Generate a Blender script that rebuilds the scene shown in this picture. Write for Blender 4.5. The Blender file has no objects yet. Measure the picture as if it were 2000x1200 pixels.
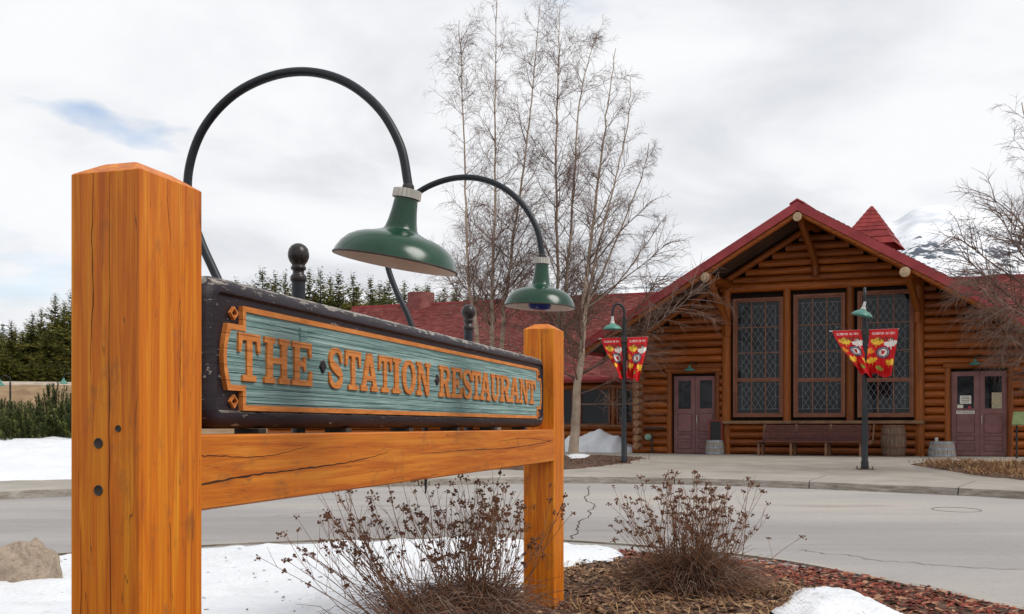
import bpy, math, random
from mathutils import Vector, Matrix, noise as mnoise
from mathutils.geometry import tessellate_polygon

scene = bpy.context.scene
R = math.radians
F = 1944.0                      # focal length in photo pixels (35 mm on a 36 mm sensor, 2000 px wide)
HZ = 832.0                      # photo row of the horizon
CAMH = 1.45                     # eye height; geometry below is written relative to the eye and lifted by CAMH at the end

# ---------------------------------------------------------------- camera
cam_d = bpy.data.cameras.new('camera'); cam = bpy.data.objects.new('camera', cam_d)
scene.collection.objects.link(cam); scene.camera = cam
cam.location = (0, 0, CAMH); cam.rotation_euler = (R(90), 0, 0)
cam_d.sensor_width = 36; cam_d.lens = 36 * F / 2000.0
cam_d.shift_y = (HZ - 600) / 2000.0
cam_d.clip_start = 0.05; cam_d.clip_end = 20000

# ---------------------------------------------------------------- light
SUN_DIR = Vector((0.62, -0.30, 0.80)).normalized()
sun_d = bpy.data.lights.new('sun', 'SUN'); sun = bpy.data.objects.new('sun', sun_d)
scene.collection.objects.link(sun)
sun_d.energy = 1.6; sun_d.angle = R(28); sun_d.color = (1.0, 0.96, 0.9)
sun.rotation_euler = SUN_DIR.to_track_quat('Z', 'Y').to_euler()
sun.location = (20, -20, 40)

world = bpy.data.worlds.new('World'); scene.world = world; world.use_nodes = True
wt = world.node_tree; wt.nodes.clear()
def wn(t, **k):
    n = wt.nodes.new(t)
    for a, b in k.items(): setattr(n, a, b)
    return n
wout = wn('ShaderNodeOutputWorld')
sky = wn('ShaderNodeTexSky'); sky.sky_type = 'NISHITA'; sky.sun_disc = False
sky.sun_elevation = math.asin(SUN_DIR.z); sky.sun_rotation = math.atan2(SUN_DIR.x, SUN_DIR.y)
bg_sky = wn('ShaderNodeBackground'); bg_sky.inputs[1].default_value = 0.13
wt.links.new(sky.outputs[0], bg_sky.inputs[0])
tc = wn('ShaderNodeTexCoord'); sep = wn('ShaderNodeSeparateXYZ'); wt.links.new(tc.outputs['Generated'], sep.inputs[0])
zc = wn('ShaderNodeMath', operation='MAXIMUM'); zc.inputs[1].default_value = 0.0; wt.links.new(sep.outputs[2], zc.inputs[0])
za = wn('ShaderNodeMath', operation='ADD'); za.inputs[1].default_value = 0.22; wt.links.new(zc.outputs[0], za.inputs[0])
dx = wn('ShaderNodeMath', operation='DIVIDE'); wt.links.new(sep.outputs[0], dx.inputs[0]); wt.links.new(za.outputs[0], dx.inputs[1])
dy = wn('ShaderNodeMath', operation='DIVIDE'); wt.links.new(sep.outputs[1], dy.inputs[0]); wt.links.new(za.outputs[0], dy.inputs[1])
cmb = wn('ShaderNodeCombineXYZ'); wt.links.new(dx.outputs[0], cmb.inputs[0]); wt.links.new(dy.outputs[0], cmb.inputs[1])
n_br = wn('ShaderNodeTexNoise'); n_br.inputs['Scale'].default_value = 1.7; n_br.inputs['Detail'].default_value = 7; n_br.inputs['Roughness'].default_value = 0.52; n_br.inputs['Distortion'].default_value = 0.35
wt.links.new(cmb.outputs[0], n_br.inputs['Vector'])
r_br = wn('ShaderNodeValToRGB'); r_br.color_ramp.interpolation = 'EASE'
r_br.color_ramp.elements[0].position = 0.30; r_br.color_ramp.elements[0].color = (0.555, 0.572, 0.605, 1)
r_br.color_ramp.elements[1].position = 0.62; r_br.color_ramp.elements[1].color = (0.755, 0.763, 0.78, 1)
wt.links.new(n_br.outputs[0], r_br.inputs[0])
bg_cl = wn('ShaderNodeBackground'); bg_cl.inputs[1].default_value = 0.97; wt.links.new(r_br.outputs[0], bg_cl.inputs[0])
off = wn('ShaderNodeVectorMath', operation='ADD'); off.inputs[1].default_value = (3.9, 1.25, 0.0); wt.links.new(cmb.outputs[0], off.inputs[0])
n_cv = wn('ShaderNodeTexNoise'); n_cv.inputs['Scale'].default_value = 0.95; n_cv.inputs['Detail'].default_value = 6; n_cv.inputs['Roughness'].default_value = 0.55
wt.links.new(off.outputs[0], n_cv.inputs['Vector'])
r_cv = wn('ShaderNodeValToRGB'); r_cv.color_ramp.elements[0].position = 0.22; r_cv.color_ramp.elements[1].position = 0.40; r_cv.color_ramp.elements[0].color = (0.30, 0.30, 0.30, 1)
# a torn gap in the cloud deck, low in the west
gsub = wn('ShaderNodeVectorMath', operation='SUBTRACT'); gsub.inputs[1].default_value = (-0.745, 1.838, 0.0); wt.links.new(cmb.outputs[0], gsub.inputs[0])
gmap = wn('ShaderNodeMapping'); gmap.vector_type = 'TEXTURE'; gmap.inputs['Rotation'].default_value = (0, 0, R(41)); gmap.inputs['Scale'].default_value = (0.145, 0.05, 1.0)
gwn = wn('ShaderNodeTexNoise'); gwn.inputs['Scale'].default_value = 4.5; gwn.inputs['Detail'].default_value = 4; wt.links.new(cmb.outputs[0], gwn.inputs['Vector'])
gwa = wn('ShaderNodeVectorMath', operation='MULTIPLY_ADD'); gwa.inputs[1].default_value = (0.30, 0.30, 0.0); wt.links.new(gwn.outputs['Color'], gwa.inputs[0]); wt.links.new(gsub.outputs[0], gwa.inputs[2])
gwb = wn('ShaderNodeVectorMath', operation='SUBTRACT'); gwb.inputs[1].default_value = (0.15, 0.15, 0.0); wt.links.new(gwa.outputs[0], gwb.inputs[0]); wt.links.new(gwb.outputs[0], gmap.inputs[0])
glen = wn('ShaderNodeVectorMath', operation='LENGTH'); wt.links.new(gmap.outputs[0], glen.inputs[0])
gmr = wn('ShaderNodeMapRange'); gmr.interpolation_type = 'SMOOTHSTEP'; gmr.inputs[1].default_value = 0.0; gmr.inputs[2].default_value = 1.9; gmr.inputs[3].default_value = 0.26; gmr.inputs[4].default_value = 0.0; wt.links.new(glen.outputs['Value'], gmr.inputs[0])
n_hi = wn('ShaderNodeTexNoise'); n_hi.inputs['Scale'].default_value = 7.0; n_hi.inputs['Detail'].default_value = 5; wt.links.new(cmb.outputs[0], n_hi.inputs['Vector'])
gj = wn('ShaderNodeMath', operation='MULTIPLY_ADD'); gj.inputs[1].default_value = 0.22; wt.links.new(n_hi.outputs[0], gj.inputs[0]); wt.links.new(n_cv.outputs[0], gj.inputs[2])
gs = wn('ShaderNodeMath', operation='SUBTRACT'); wt.links.new(gj.outputs[0], gs.inputs[0]); wt.links.new(gmr.outputs[0], gs.inputs[1])
gs2 = wn('ShaderNodeMath', operation='SUBTRACT'); gs2.inputs[1].default_value = 0.10; wt.links.new(gs.outputs[0], gs2.inputs[0])
wt.links.new(gs2.outputs[0], r_cv.inputs[0])
wmix = wn('ShaderNodeMixShader'); wt.links.new(r_cv.outputs[0], wmix.inputs[0])
wt.links.new(bg_sky.outputs[0], wmix.inputs[1]); wt.links.new(bg_cl.outputs[0], wmix.inputs[2])
wt.links.new(wmix.outputs[0], wout.inputs[0])

scene.view_settings.view_transform = 'Standard'; scene.view_settings.look = 'None'
scene.view_settings.exposure = 0.40; scene.view_settings.gamma = 1.0

# ---------------------------------------------------------------- helpers
COL = scene.collection
ROOT = {}                       # root object name -> location used while building
rnd = random.Random(7)

def srgb(r, g, b):
    f = lambda c: (c / 255 / 12.92) if c / 255 <= 0.04045 else ((c / 255 + 0.055) / 1.055) ** 2.4
    return (f(r), f(g), f(b), 1)

def tag(o, label=None, cat=None, group=None, kind=None):
    if label: o['label'] = label
    if cat: o['category'] = cat
    if group: o['group'] = group
    if kind: o['kind'] = kind
    return o

def thing(name, label, cat, loc, group=None):
    o = bpy.data.objects.new(name, None); COL.objects.link(o); o.location = loc
    o.empty_display_size = 0.2
    ROOT[o.name] = Vector(loc)
    return tag(o, label, cat, group)

def root_of(o):
    while o.parent: o = o.parent
    return o

class MB:
    """collects geometry in scene coordinates"""
    def __init__(self): self.v = []; self.f = []; self.c = None
    def add(self, vs, fs):
        b = len(self.v); self.v += [tuple(p) for p in vs]; self.f += [tuple(i + b for i in q) for q in fs]
    def quad(self, a, b, c, d): self.add([a, b, c, d], [(0, 1, 2, 3)])
    def box8(self, p):            # p: 8 corners, bottom 0-3 ccw, top 4-7
        self.add(p, [(3, 2, 1, 0), (4, 5, 6, 7), (0, 1, 5, 4), (1, 2, 6, 5), (2, 3, 7, 6), (3, 0, 4, 7)])
    def box(self, o, a, b, c):    # origin corner + three edge vectors
        o, a, b, c = Vector(o), Vector(a), Vector(b), Vector(c)
        if a.cross(b).dot(c) < 0: a, b = b, a
        self.box8([o, o + a, o + a + b, o + b, o + c, o + a + c, o + a + b + c, o + b + c])
    def bbox(self, o, a, b, c, e):  # box with chamfered edges e
        o, a, b, c = Vector(o), Vector(a), Vector(b), Vector(c)
        if a.cross(b).dot(c) < 0: a, b = b, a
        ea, eb, ec = e / a.length, e / b.length, e / c.length
        P = lambda x, y, z: o + a * x + b * y + c * z
        vs, idx = [], {}
        for i in (0, 1):
            for j in (0, 1):
                for k in (0, 1):
                    x, y, z = i, j, k
                    ix = ea if i == 0 else 1 - ea; iy = eb if j == 0 else 1 - eb; iz = ec if k == 0 else 1 - ec
                    idx[(i, j, k, 'x')] = len(vs); vs.append(P(x, iy, iz))
                    idx[(i, j, k, 'y')] = len(vs); vs.append(P(ix, y, iz))
                    idx[(i, j, k, 'z')] = len(vs); vs.append(P(ix, iy, z))
        fs = []
        for ax, nm in enumerate('xyz'):
            for s in (0, 1):
                o2 = [q for q in range(3) if q != ax]
                cyc = [(0, 0), (1, 0), (1, 1), (0, 1)]
                q = []
                for u, w in cyc:
                    key = [0, 0, 0]; key[ax] = s; key[o2[0]] = u; key[o2[1]] = w
                    q.append(idx[(*key, nm)])
                fs.append(q)
        for ax in range(3):           # edge chamfers
            o2 = [q for q in range(3) if q != ax]
            for u in (0, 1):
                for w in (0, 1):
                    k0 = [0, 0, 0]; k1 = [0, 0, 0]; k1[ax] = 1
                    for k in (k0, k1): k[o2[0]] = u; k[o2[1]] = w
                    n0, n1 = 'xyz'[o2[0]], 'xyz'[o2[1]]
                    fs.append([idx[(*k0, n0)], idx[(*k1, n0)], idx[(*k1, n1)], idx[(*k0, n1)]])
        for i in (0, 1):
            for j in (0, 1):
                for k in (0, 1): fs.append([idx[(i, j, k, 'x')], idx[(i, j, k, 'y')], idx[(i, j, k, 'z')]])
        ctr = o + (a + b + c) / 2
        out = []
        for q in fs:                  # outward winding
            m = sum((vs[t] for t in q), Vector()) / len(q)
            n = (vs[q[1]] - vs[q[0]]).cross(vs[q[2]] - vs[q[0]])
            out.append(q if n.dot(m - ctr) > 0 else q[::-1])
        self.add(vs, out)
    def tube(self, pts, rad, n=8, cap=True, flat=None):
        pts = [Vector(p) for p in pts]; m = len(pts)
        if not hasattr(rad, '__len__'): rad = [rad] * m
        t0 = (pts[1] - pts[0]).normalized()
        up = Vector((0, 0, 1)) if abs(t0.z) < 0.9 else Vector((1, 0, 0))
        a = t0.cross(up).normalized(); rings = []
        b0 = len(self.v)
        for i, p in enumerate(pts):
            t = (pts[min(i + 1, m - 1)] - pts[max(i - 1, 0)])
            if t.length < 1e-9: t = t0.copy()
            t.normalize()
            a = (a - t * a.dot(t))
            if a.length < 1e-6: a = t.orthogonal()
            a.normalize(); b = t.cross(a)
            for k in range(n):
                w = 2 * math.pi * k / n
                self.v.append(tuple(p + (a * math.cos(w) + b * math.sin(w)) * rad[i]))
        for i in range(m - 1):
            for k in range(n):
                q = b0 + i * n + k; q2 = b0 + i * n + (k + 1) % n
                self.f.append((q, q2, q2 + n, q + n))
        if cap:
            self.f.append(tuple(b0 + k for k in range(n))[::-1])
            self.f.append(tuple(b0 + (m - 1) * n + k for k in range(n)))
    def lathe(self, prof, M, n=24, cap0=False, cap1=False):
        """prof [(r, z)], M: Matrix placing the local axis z"""
        b0 = len(self.v)
        for r, z in prof:
            for k in range(n):
                w = 2 * math.pi * k / n
                self.v.append(tuple(M @ Vector((r * math.cos(w), r * math.sin(w), z))))
        for i in range(len(prof) - 1):
            for k in range(n):
                q = b0 + i * n + k; q2 = b0 + i * n + (k + 1) % n
                self.f.append((q, q2, q2 + n, q + n))
        if cap0: self.f.append(tuple(b0 + k for k in range(n))[::-1])
        if cap1: self.f.append(tuple(b0 + (len(prof) - 1) * n + k for k in range(n)))
    def prism(self, loops, P, d0, d1):
        """loops: outer then holes as 2D points; P(x, y, d) -> point; extruded d0..d1"""
        flat = [p for L in loops for p in L]
        tris = tessellate_polygon([[Vector((x, y, 0)) for x, y in L] for L in loops])
        b0 = len(self.v); n = len(flat)
        for d in (d0, d1):
            for x, y in flat: self.v.append(tuple(P(x, y, d)))
        for t in tris:
            self.f.append(tuple(b0 + i for i in t)); self.f.append(tuple(b0 + n + i for i in t[::-1]))
        s = 0
        for L in loops:
            m = len(L)
            for i in range(m):
                j = (i + 1) % m
                self.f.append((b0 + s + i, b0 + s + j, b0 + n + s + j, b0 + n + s + i))
            s += m
    def build(self, name, mat, parent=None, origin=None, smooth=0, fix=False):
        org = Vector((0, 0, 0))
        if parent is not None: org = ROOT[root_of(parent).name]
        elif origin is not None: org = Vector(origin)
        me = bpy.data.meshes.new(name)
        me.from_pydata([(x - org.x, y - org.y, z - org.z) for x, y, z in self.v], [], self.f)
        if fix:
            import bmesh
            bm = bmesh.new(); bm.from_mesh(me); bmesh.ops.recalc_face_normals(bm, faces=bm.faces); bm.to_mesh(me); bm.free()
        if smooth:
            me.polygons.foreach_set('use_smooth', [True] * len(me.polygons))
            me.set_sharp_from_angle(angle=R(smooth))
        if self.c is not None:
            at = me.color_attributes.new('tint', 'FLOAT_COLOR', 'CORNER')
            buf = []
            for p in me.polygons:
                c = self.c[p.index]
                for _ in range(p.loop_total): buf += [c[0], c[1], c[2], 1.0]
            at.data.foreach_set('color', buf)
        me.materials.append(MAT[mat] if isinstance(mat, str) else mat)
        o = bpy.data.objects.new(name, me); COL.objects.link(o)
        if parent is not None: o.parent = parent
        else: o.location = org; ROOT[o.name] = org
        return o

def catmull(P, n):
    P = [Vector(p) for p in P]; out = []
    Q = [P[0] * 2 - P[1]] + P + [P[-1] * 2 - P[-2]]
    for i in range(1, len(Q) - 2):
        a, b, c, d = Q[i - 1], Q[i], Q[i + 1], Q[i + 2]
        for k in range(n):
            t = k / n
            out.append(0.5 * ((2 * b) + (c - a) * t + (2 * a - 5 * b + 4 * c - d) * t * t + (3 * b - a - 3 * c + d) * t ** 3))
    out.append(P[-1]); return out

def lerp(a, b, t): return a + (b - a) * t
def clamp(x, a=0.0, b=1.0): return max(a, min(b, x))
def smooth01(x): x = clamp(x); return x * x * (3 - 2 * x)
def fbm(x, y, z=0.0, o=4): return mnoise.fractal(Vector((x, y, z)), 1.0, 2.0, o)

def pip(x, y, poly):
    c = False; j = len(poly) - 1
    for i in range(len(poly)):
        xi, yi = poly[i]; xj, yj = poly[j]
        if (yi > y) != (yj > y) and x < (xj - xi) * (y - yi) / (yj - yi) + xi: c = not c
        j = i
    return c
def sdist(x, y, poly):
    d = 1e9; n = len(poly)
    for i in range(n):
        ax, ay = poly[i]; bx, by = poly[(i + 1) % n]
        vx, vy = bx - ax, by - ay
        t = clamp(((x - ax) * vx + (y - ay) * vy) / (vx * vx + vy * vy + 1e-12))
        d = min(d, math.hypot(x - ax - vx * t, y - ay - vy * t))
    return d if pip(x, y, poly) else -d

# ---------------------------------------------------------------- materials
MAT = {}
class NT:
    def __init__(self, name):
        m = bpy.data.materials.new(name); m.use_nodes = True; self.m = m; self.t = m.node_tree
        self.b = self.t.nodes['Principled BSDF']; MAT[name] = m
    def n(self, t, **k):
        x = self.t.nodes.new(t)
        for a, b in k.items(): setattr(x, a, b)
        return x
    def l(self, a, b): self.t.links.new(a, b)
    def coords(self, scale=(1, 1, 1), rot=(0, 0, 0), shuffle=True):
        tc = self.n('ShaderNodeTexCoord'); mp = self.n('ShaderNodeMapping'); mp.vector_type = 'TEXTURE'
        mp.inputs['Scale'].default_value = scale; mp.inputs['Rotation'].default_value = rot
        src = tc.outputs['Object']
        if shuffle:
            oi = self.n('ShaderNodeObjectInfo'); mu = self.n('ShaderNodeMath', operation='MULTIPLY'); mu.inputs[1].default_value = 37.0
            self.l(oi.outputs['Random'], mu.inputs[0])
            ad = self.n('ShaderNodeVectorMath', operation='ADD'); self.l(src, ad.inputs[0]); self.l(mu.outputs[0], ad.inputs[1]); src = ad.outputs[0]
        self.l(src, mp.inputs[0]); return mp.outputs[0]
    def noise(self, vec, scale, detail=4, rough=0.55, dist=0.0):
        x = self.n('ShaderNodeTexNoise'); x.inputs['Scale'].default_value = scale; x.inputs['Detail'].default_value = detail
        x.inputs['Roughness'].default_value = rough; x.inputs['Distortion'].default_value = dist
        self.l(vec, x.inputs['Vector']); return x.outputs[0]
    def ramp(self, fac, stops):
        x = self.n('ShaderNodeValToRGB'); e = x.color_ramp.elements
        while len(e) < len(stops): e.new(0.5)
        for q, (p, c) in zip(e, stops): q.position = p; q.color = c if len(c) == 4 else (*c, 1)
        self.l(fac, x.inputs[0]); return x.outputs[0]
    def mix(self, fac, a, b, mode='MIX'):
        x = self.n('ShaderNodeMix', data_type='RGBA', blend_type=mode)
        if isinstance(fac, float): x.inputs[0].default_value = fac
        else: self.l(fac, x.inputs[0])
        for i, s in ((6, a), (7, b)):
            if isinstance(s, tuple): x.inputs[i].default_value = s
            else: self.l(s, x.inputs[i])
        return x.outputs[2]
    def bump(self, h, strength=0.3, dist=0.01):
        x = self.n('ShaderNodeBump'); x.inputs['Strength'].default_value = strength; x.inputs['Distance'].default_value = dist
        self.l(h, x.inputs['Height']); self.l(x.outputs[0], self.b.inputs['Normal'])
    def done(self, col, rough=0.6, spec=0.5, metal=0.0):
        if isinstance(col, tuple): self.b.inputs['Base Color'].default_value = col
        else: self.l(col, self.b.inputs['Base Color'])
        self.b.inputs['Roughness'].default_value = rough
        self.b.inputs['Specular IOR Level'].default_value = spec
        self.b.inputs['Metallic'].default_value = metal
        return self.m

BLK = (0, 0, 0, 1); WHT = (1, 1, 1, 1)
def m_plain(name, c1, c2=None, scale=6.0, rough=0.6, bump=0.0, stretch=(1, 1, 1), spec=0.4, metal=0.0, detail=5, bdist=0.01, lo=0.35, hi=0.65):
    t = NT(name); v = t.coords(stretch)
    nz = t.noise(v, scale, detail)
    col = t.ramp(nz, [(lo, c1), (hi, c2 or c1)])
    if bump: t.bump(t.noise(v, scale * 3, 4), bump, bdist)
    return t.done(col, rough, spec, metal)

def m_timber(name, rot, c_dark, c_mid, c_light, crack=True):
    """stained timber, grain along local x after rotation"""
    t = NT(name)
    v = t.coords((1.0, 0.045, 0.045), rot)
    n1 = t.noise(v, 1.6, 6, 0.6, 0.9)
    col = t.ramp(n1, [(0.3, c_dark), (0.5, c_mid), (0.7, c_light)])
    v2 = t.coords((1.0, 0.006, 0.006), rot)
    n2 = t.noise(v2, 1.4, 4, 0.65, 0.3)
    col = t.mix(t.ramp(n2, [(0.35, (0.62, 0.55, 0.5)), (0.6, WHT)]), col, col, 'MIX')
    g = t.ramp(n2, [(0.30, (0.80, 0.76, 0.72)), (0.55, WHT)])
    col = t.mix(1.0, col, g, 'MULTIPLY')
    # pale sapwood streaks
    vs = t.coords((1.6, 0.035, 0.035), rot); ns_ = t.noise(vs, 1.0, 3, 0.5, 0.2)
    col = t.mix(t.ramp(ns_, [(0.56, BLK), (0.72, (0.75, 0.75, 0.75))]), col, c_light)
    # weather blotches
    v3 = t.coords((0.25, 0.12, 0.12), rot)
    n3 = t.noise(v3, 1.5, 5, 0.7)
    col = t.mix(t.ramp(n3, [(0.56, BLK), (0.76, (0.62, 0.62, 0.62))]), col, (0.13, 0.062, 0.026, 1))
    # knots
    vk0 = t.coords((0.62, 0.26, 0.26), rot)
    vkn = t.n('ShaderNodeTexNoise'); vkn.inputs['Scale'].default_value = 5.0; t.l(vk0, vkn.inputs['Vector'])
    vka = t.n('ShaderNodeVectorMath', operation='MULTIPLY_ADD'); t.l(vkn.outputs['Color'], vka.inputs[0]); vka.inputs[1].default_value = (0.12, 0.12, 0.12); t.l(vk0, vka.inputs[2]); vk = vka.outputs[0]
    vo = t.n('ShaderNodeTexVoronoi'); vo.inputs['Scale'].default_value = 1.0; t.l(vk, vo.inputs['Vector'])
    kn = t.ramp(vo.outputs['Distance'], [(0.02, (0.85, 0.85, 0.85)), (0.05, (0.35, 0.35, 0.35)), (0.075, (0.7, 0.7, 0.7)), (0.13, BLK)])
    col = t.mix(kn, col, (0.10, 0.035, 0.012, 1))
    hsum = n2
    if crack:
        v4 = t.coords((1.6, 0.05, 0.05), rot)
        n4 = t.noise(v4, 1.0, 3, 0.5, 0.4)
        a = t.n('ShaderNodeMath', operation='SUBTRACT'); t.l(n4, a.inputs[0]); a.inputs[1].default_value = 0.5
        b = t.n('ShaderNodeMath', operation='ABSOLUTE'); t.l(a.outputs[0], b.inputs[0])
        ck = t.ramp(b.outputs[0], [(0.0008, (0.8, 0.8, 0.8)), (0.003, BLK)])
        col = t.mix(ck, col, (0.05, 0.018, 0.006, 1))
    t.bump(hsum, 0.25, 0.004)
    return t.done(col, 0.5, 0.35)

ALPHA = math.atan(575 / F)                        # heading of the sign, measured from the view axis
ROT_D = (0, 0, math.pi / 2 - ALPHA)
ROT_Z = (0, math.pi / 2, 0)
m_timber('timber_post', ROT_Z, srgb(178, 86, 4), srgb(204, 110, 6), srgb(222, 142, 24))
m_timber('timber_beam', ROT_D, srgb(168, 82, 10), srgb(194, 106, 16), srgb(208, 130, 36))
m_plain('crack_dark', srgb(45, 22, 8), srgb(60, 30, 12), rough=0.9)
m_plain('bolt_dark', srgb(38, 36, 36), srgb(62, 58, 55), 30, rough=0.7)

def joints(t):
    # open glue lines between the laminated boards of the sign
    sp = t.n('ShaderNodeSeparateXYZ'); t.l(t.n('ShaderNodeTexCoord').outputs['Object'], sp.inputs[0])
    nz = t.noise(t.coords((0.9, 0.9, 0.9), shuffle=False), 1.0, 4)
    a = t.n('ShaderNodeMath', operation='MULTIPLY_ADD'); t.l(nz, a.inputs[0]); a.inputs[1].default_value = 0.006; t.l(sp.outputs[2], a.inputs[2])
    b = t.n('ShaderNodeMath', operation='DIVIDE'); t.l(a.outputs[0], b.inputs[0]); b.inputs[1].default_value = 0.0527
    c = t.n('ShaderNodeMath', operation='FRACT'); t.l(b.outputs[0], c.inputs[0])
    d = t.n('ShaderNodeMath', operation='SUBTRACT'); t.l(c.outputs[0], d.inputs[0]); d.inputs[1].default_value = 0.5
    e = t.n('ShaderNodeMath', operation='ABSOLUTE'); t.l(d.outputs[0], e.inputs[0])
    return t.ramp(e.outputs[0], [(0.012, (0.9, 0.9, 0.9)), (0.026, BLK)])
def m_teal():
    t = NT('teal_paint'); v = t.coords((1.0, 1.0, 0.012), (0, 0, 0))
    v = t.coords((1.0, 0.02, 0.02), ROT_D)
    n1 = t.noise(v, 2.2, 6, 0.65, 0.5)
    col = t.ramp(n1, [(0.30, srgb(52, 78, 82)), (0.43, srgb(108, 140, 138)), (0.58, srgb(148, 174, 170)), (0.75, srgb(168, 190, 185))])
    n2 = t.noise(t.coords((0.3, 0.2, 0.2), ROT_D), 1.6, 4)
    col = t.mix(t.ramp(n2, [(0.5, BLK), (0.8, (0.5, 0.5, 0.5))]), col, srgb(104, 140, 138))
    col = t.mix(joints(t), col, srgb(34, 46, 48))
    t.bump(n1, 0.9, 0.012); t.done(col, 0.75, 0.25)
m_teal()
def m_frame():
    t = NT('purple_paint'); v = t.coords((0.5, 0.05, 0.05), ROT_D)
    n1 = t.noise(v, 2.0, 5, 0.6)
    col = t.ramp(n1, [(0.3, srgb(24, 17, 22)), (0.7, srgb(46, 36, 45))])
    # flaked paint: bare grey wood, most of it on the weathered upper side
    n2 = t.noise(t.coords((0.16, 0.05, 0.05), ROT_D), 2.0, 7, 0.7)
    ge = t.n('ShaderNodeNewGeometry'); sp = t.n('ShaderNodeSeparateXYZ'); t.l(ge.outputs['True Normal'], sp.inputs[0])
    mr = t.n('ShaderNodeMapRange'); t.l(sp.outputs[2], mr.inputs[0]); mr.inputs[1].default_value = 0.2; mr.inputs[2].default_value = 0.9; mr.inputs[3].default_value = -0.11; mr.inputs[4].default_value = 0.09
    ad = t.n('ShaderNodeMath', operation='ADD'); t.l(n2, ad.inputs[0]); t.l(mr.outputs[0], ad.inputs[1])
    fl = t.ramp(ad.outputs[0], [(0.515, BLK), (0.535, WHT)])
    bare = t.ramp(t.noise(v, 6.0, 4), [(0.3, srgb(96, 88, 82)), (0.7, srgb(165, 158, 148))])
    col = t.mix(fl, col, bare)
    col = t.mix(joints(t), col, srgb(12, 8, 8))
    t.bump(n2, 0.4, 0.008); t.done(col, 0.5, 0.3)
m_frame()
def m_orange():
    t = NT('orange_paint'); n1 = t.noise(t.coords((0.6, 0.1, 0.1), ROT_D), 6, 5)
    col = t.ramp(n1, [(0.3, srgb(178, 102, 42)), (0.7, srgb(214, 136, 68))])
    col = t.mix(joints(t), col, srgb(60, 36, 22)); t.bump(n1, 0.25, 0.006); t.done(col, 0.6, 0.3)
m_orange()
m_plain('arm_paint', srgb(16, 22, 28), srgb(26, 33, 40), 10, rough=0.42, spec=0.4)
m_plain('finial_black', srgb(22, 20, 20), srgb(48, 40, 38), 14, rough=0.3, stretch=(0.1, 0.1, 1))
m_plain('shade_green', srgb(6, 50, 30), srgb(14, 62, 40), 5, rough=0.2, spec=0.5)
m_plain('shade_white', srgb(242, 240, 236), srgb(228, 225, 220), 5, rough=0.35)
m_plain('rim_dark', srgb(40, 38, 34), srgb(66, 58, 50), 20, rough=0.5)
m_plain('cap_alu', srgb(168, 164, 156), srgb(196, 192, 184), 12, rough=0.5, metal=0.3)
m_plain('bulb_blue', srgb(20, 40, 120), srgb(30, 56, 140), 5, rough=0.15)

# ---------------------------------------------------------------- more materials
def m_asphalt():
    t = NT('asphalt'); v = t.coords((1, 1, 1), shuffle=False)
    big = t.noise(t.coords((6, 1.2, 1), shuffle=False), 0.5, 5, 0.6)
    fine = t.noise(v, 90, 3, 0.7)
    col = t.ramp(big, [(0.28, srgb(140, 136, 134)), (0.48, srgb(158, 154, 151)), (0.60, srgb(168, 162, 156)), (0.72, srgb(180, 169, 154))])
    col = t.mix(t.ramp(fine, [(0.25, (0.4, 0.4, 0.4)), (0.45, BLK)]), col, srgb(90, 88, 88))
    col = t.mix(t.ramp(fine, [(0.66, BLK), (0.8, (0.5, 0.5, 0.5))]), col, srgb(205, 200, 192))
    # dark bitumen cracks
    grit = t.noise(v, 14, 5, 0.75)
    col = t.mix(t.ramp(grit, [(0.30, (0.5, 0.5, 0.5)), (0.44, BLK)]), col, srgb(112, 108, 104))
    damp = t.noise(t.coords((3.0, 0.7, 1), shuffle=False), 0.8, 6, 0.6)
    col = t.mix(t.ramp(damp, [(0.60, BLK), (0.72, (0.35, 0.35, 0.35))]), col, srgb(108, 104, 102))
    t.bump(fine, 0.35, 0.006); t.done(col, 0.9, 0.2)
m_asphalt()
def m_concrete(name, c1, c2):
    t = NT(name); v = t.coords((1, 1, 1), shuffle=False)
    n1 = t.noise(v, 0.9, 6, 0.65); n2 = t.noise(v, 60, 3, 0.7)
    col = t.ramp(n1, [(0.3, c1), (0.7, c2)])
    col = t.mix(t.ramp(n2, [(0.25, (0.35, 0.35, 0.35)), (0.45, BLK)]), col, srgb(110, 104, 98))
    # dirt on the worn front of the kerb
    n3 = t.noise(t.coords((0.5, 0.5, 0.08), shuffle=False), 2.0, 5, 0.7)
    ge = t.n('ShaderNodeNewGeometry'); sp = t.n('ShaderNodeSeparateXYZ'); t.l(ge.outputs['True Normal'], sp.inputs[0])
    mr = t.n('ShaderNodeMapRange'); t.l(sp.outputs[2], mr.inputs[0]); mr.inputs[1].default_value = 0.9; mr.inputs[2].default_value = 0.2
    mu = t.n('ShaderNodeMath', operation='MULTIPLY'); t.l(mr.outputs[0], mu.inputs[0]); t.l(t.ramp(n3, [(0.35, BLK), (0.65, WHT)]), mu.inputs[1])
    col = t.mix(mu.outputs[0], col, srgb(104, 92, 78))
    t.bump(n2, 0.25, 0.004); t.done(col, 0.85, 0.2)
m_concrete('concrete', srgb(142, 136, 128), srgb(166, 160, 152))
m_concrete('plaza_concrete', srgb(134, 128, 119), srgb(164, 156, 146))
m_plain('joint_dirt', srgb(70, 62, 54), srgb(90, 80, 70), 8, rough=0.95)
m_plain('earth', srgb(96, 84, 66), srgb(128, 114, 92), 0.3, rough=0.95, bump=0.3)
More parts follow.
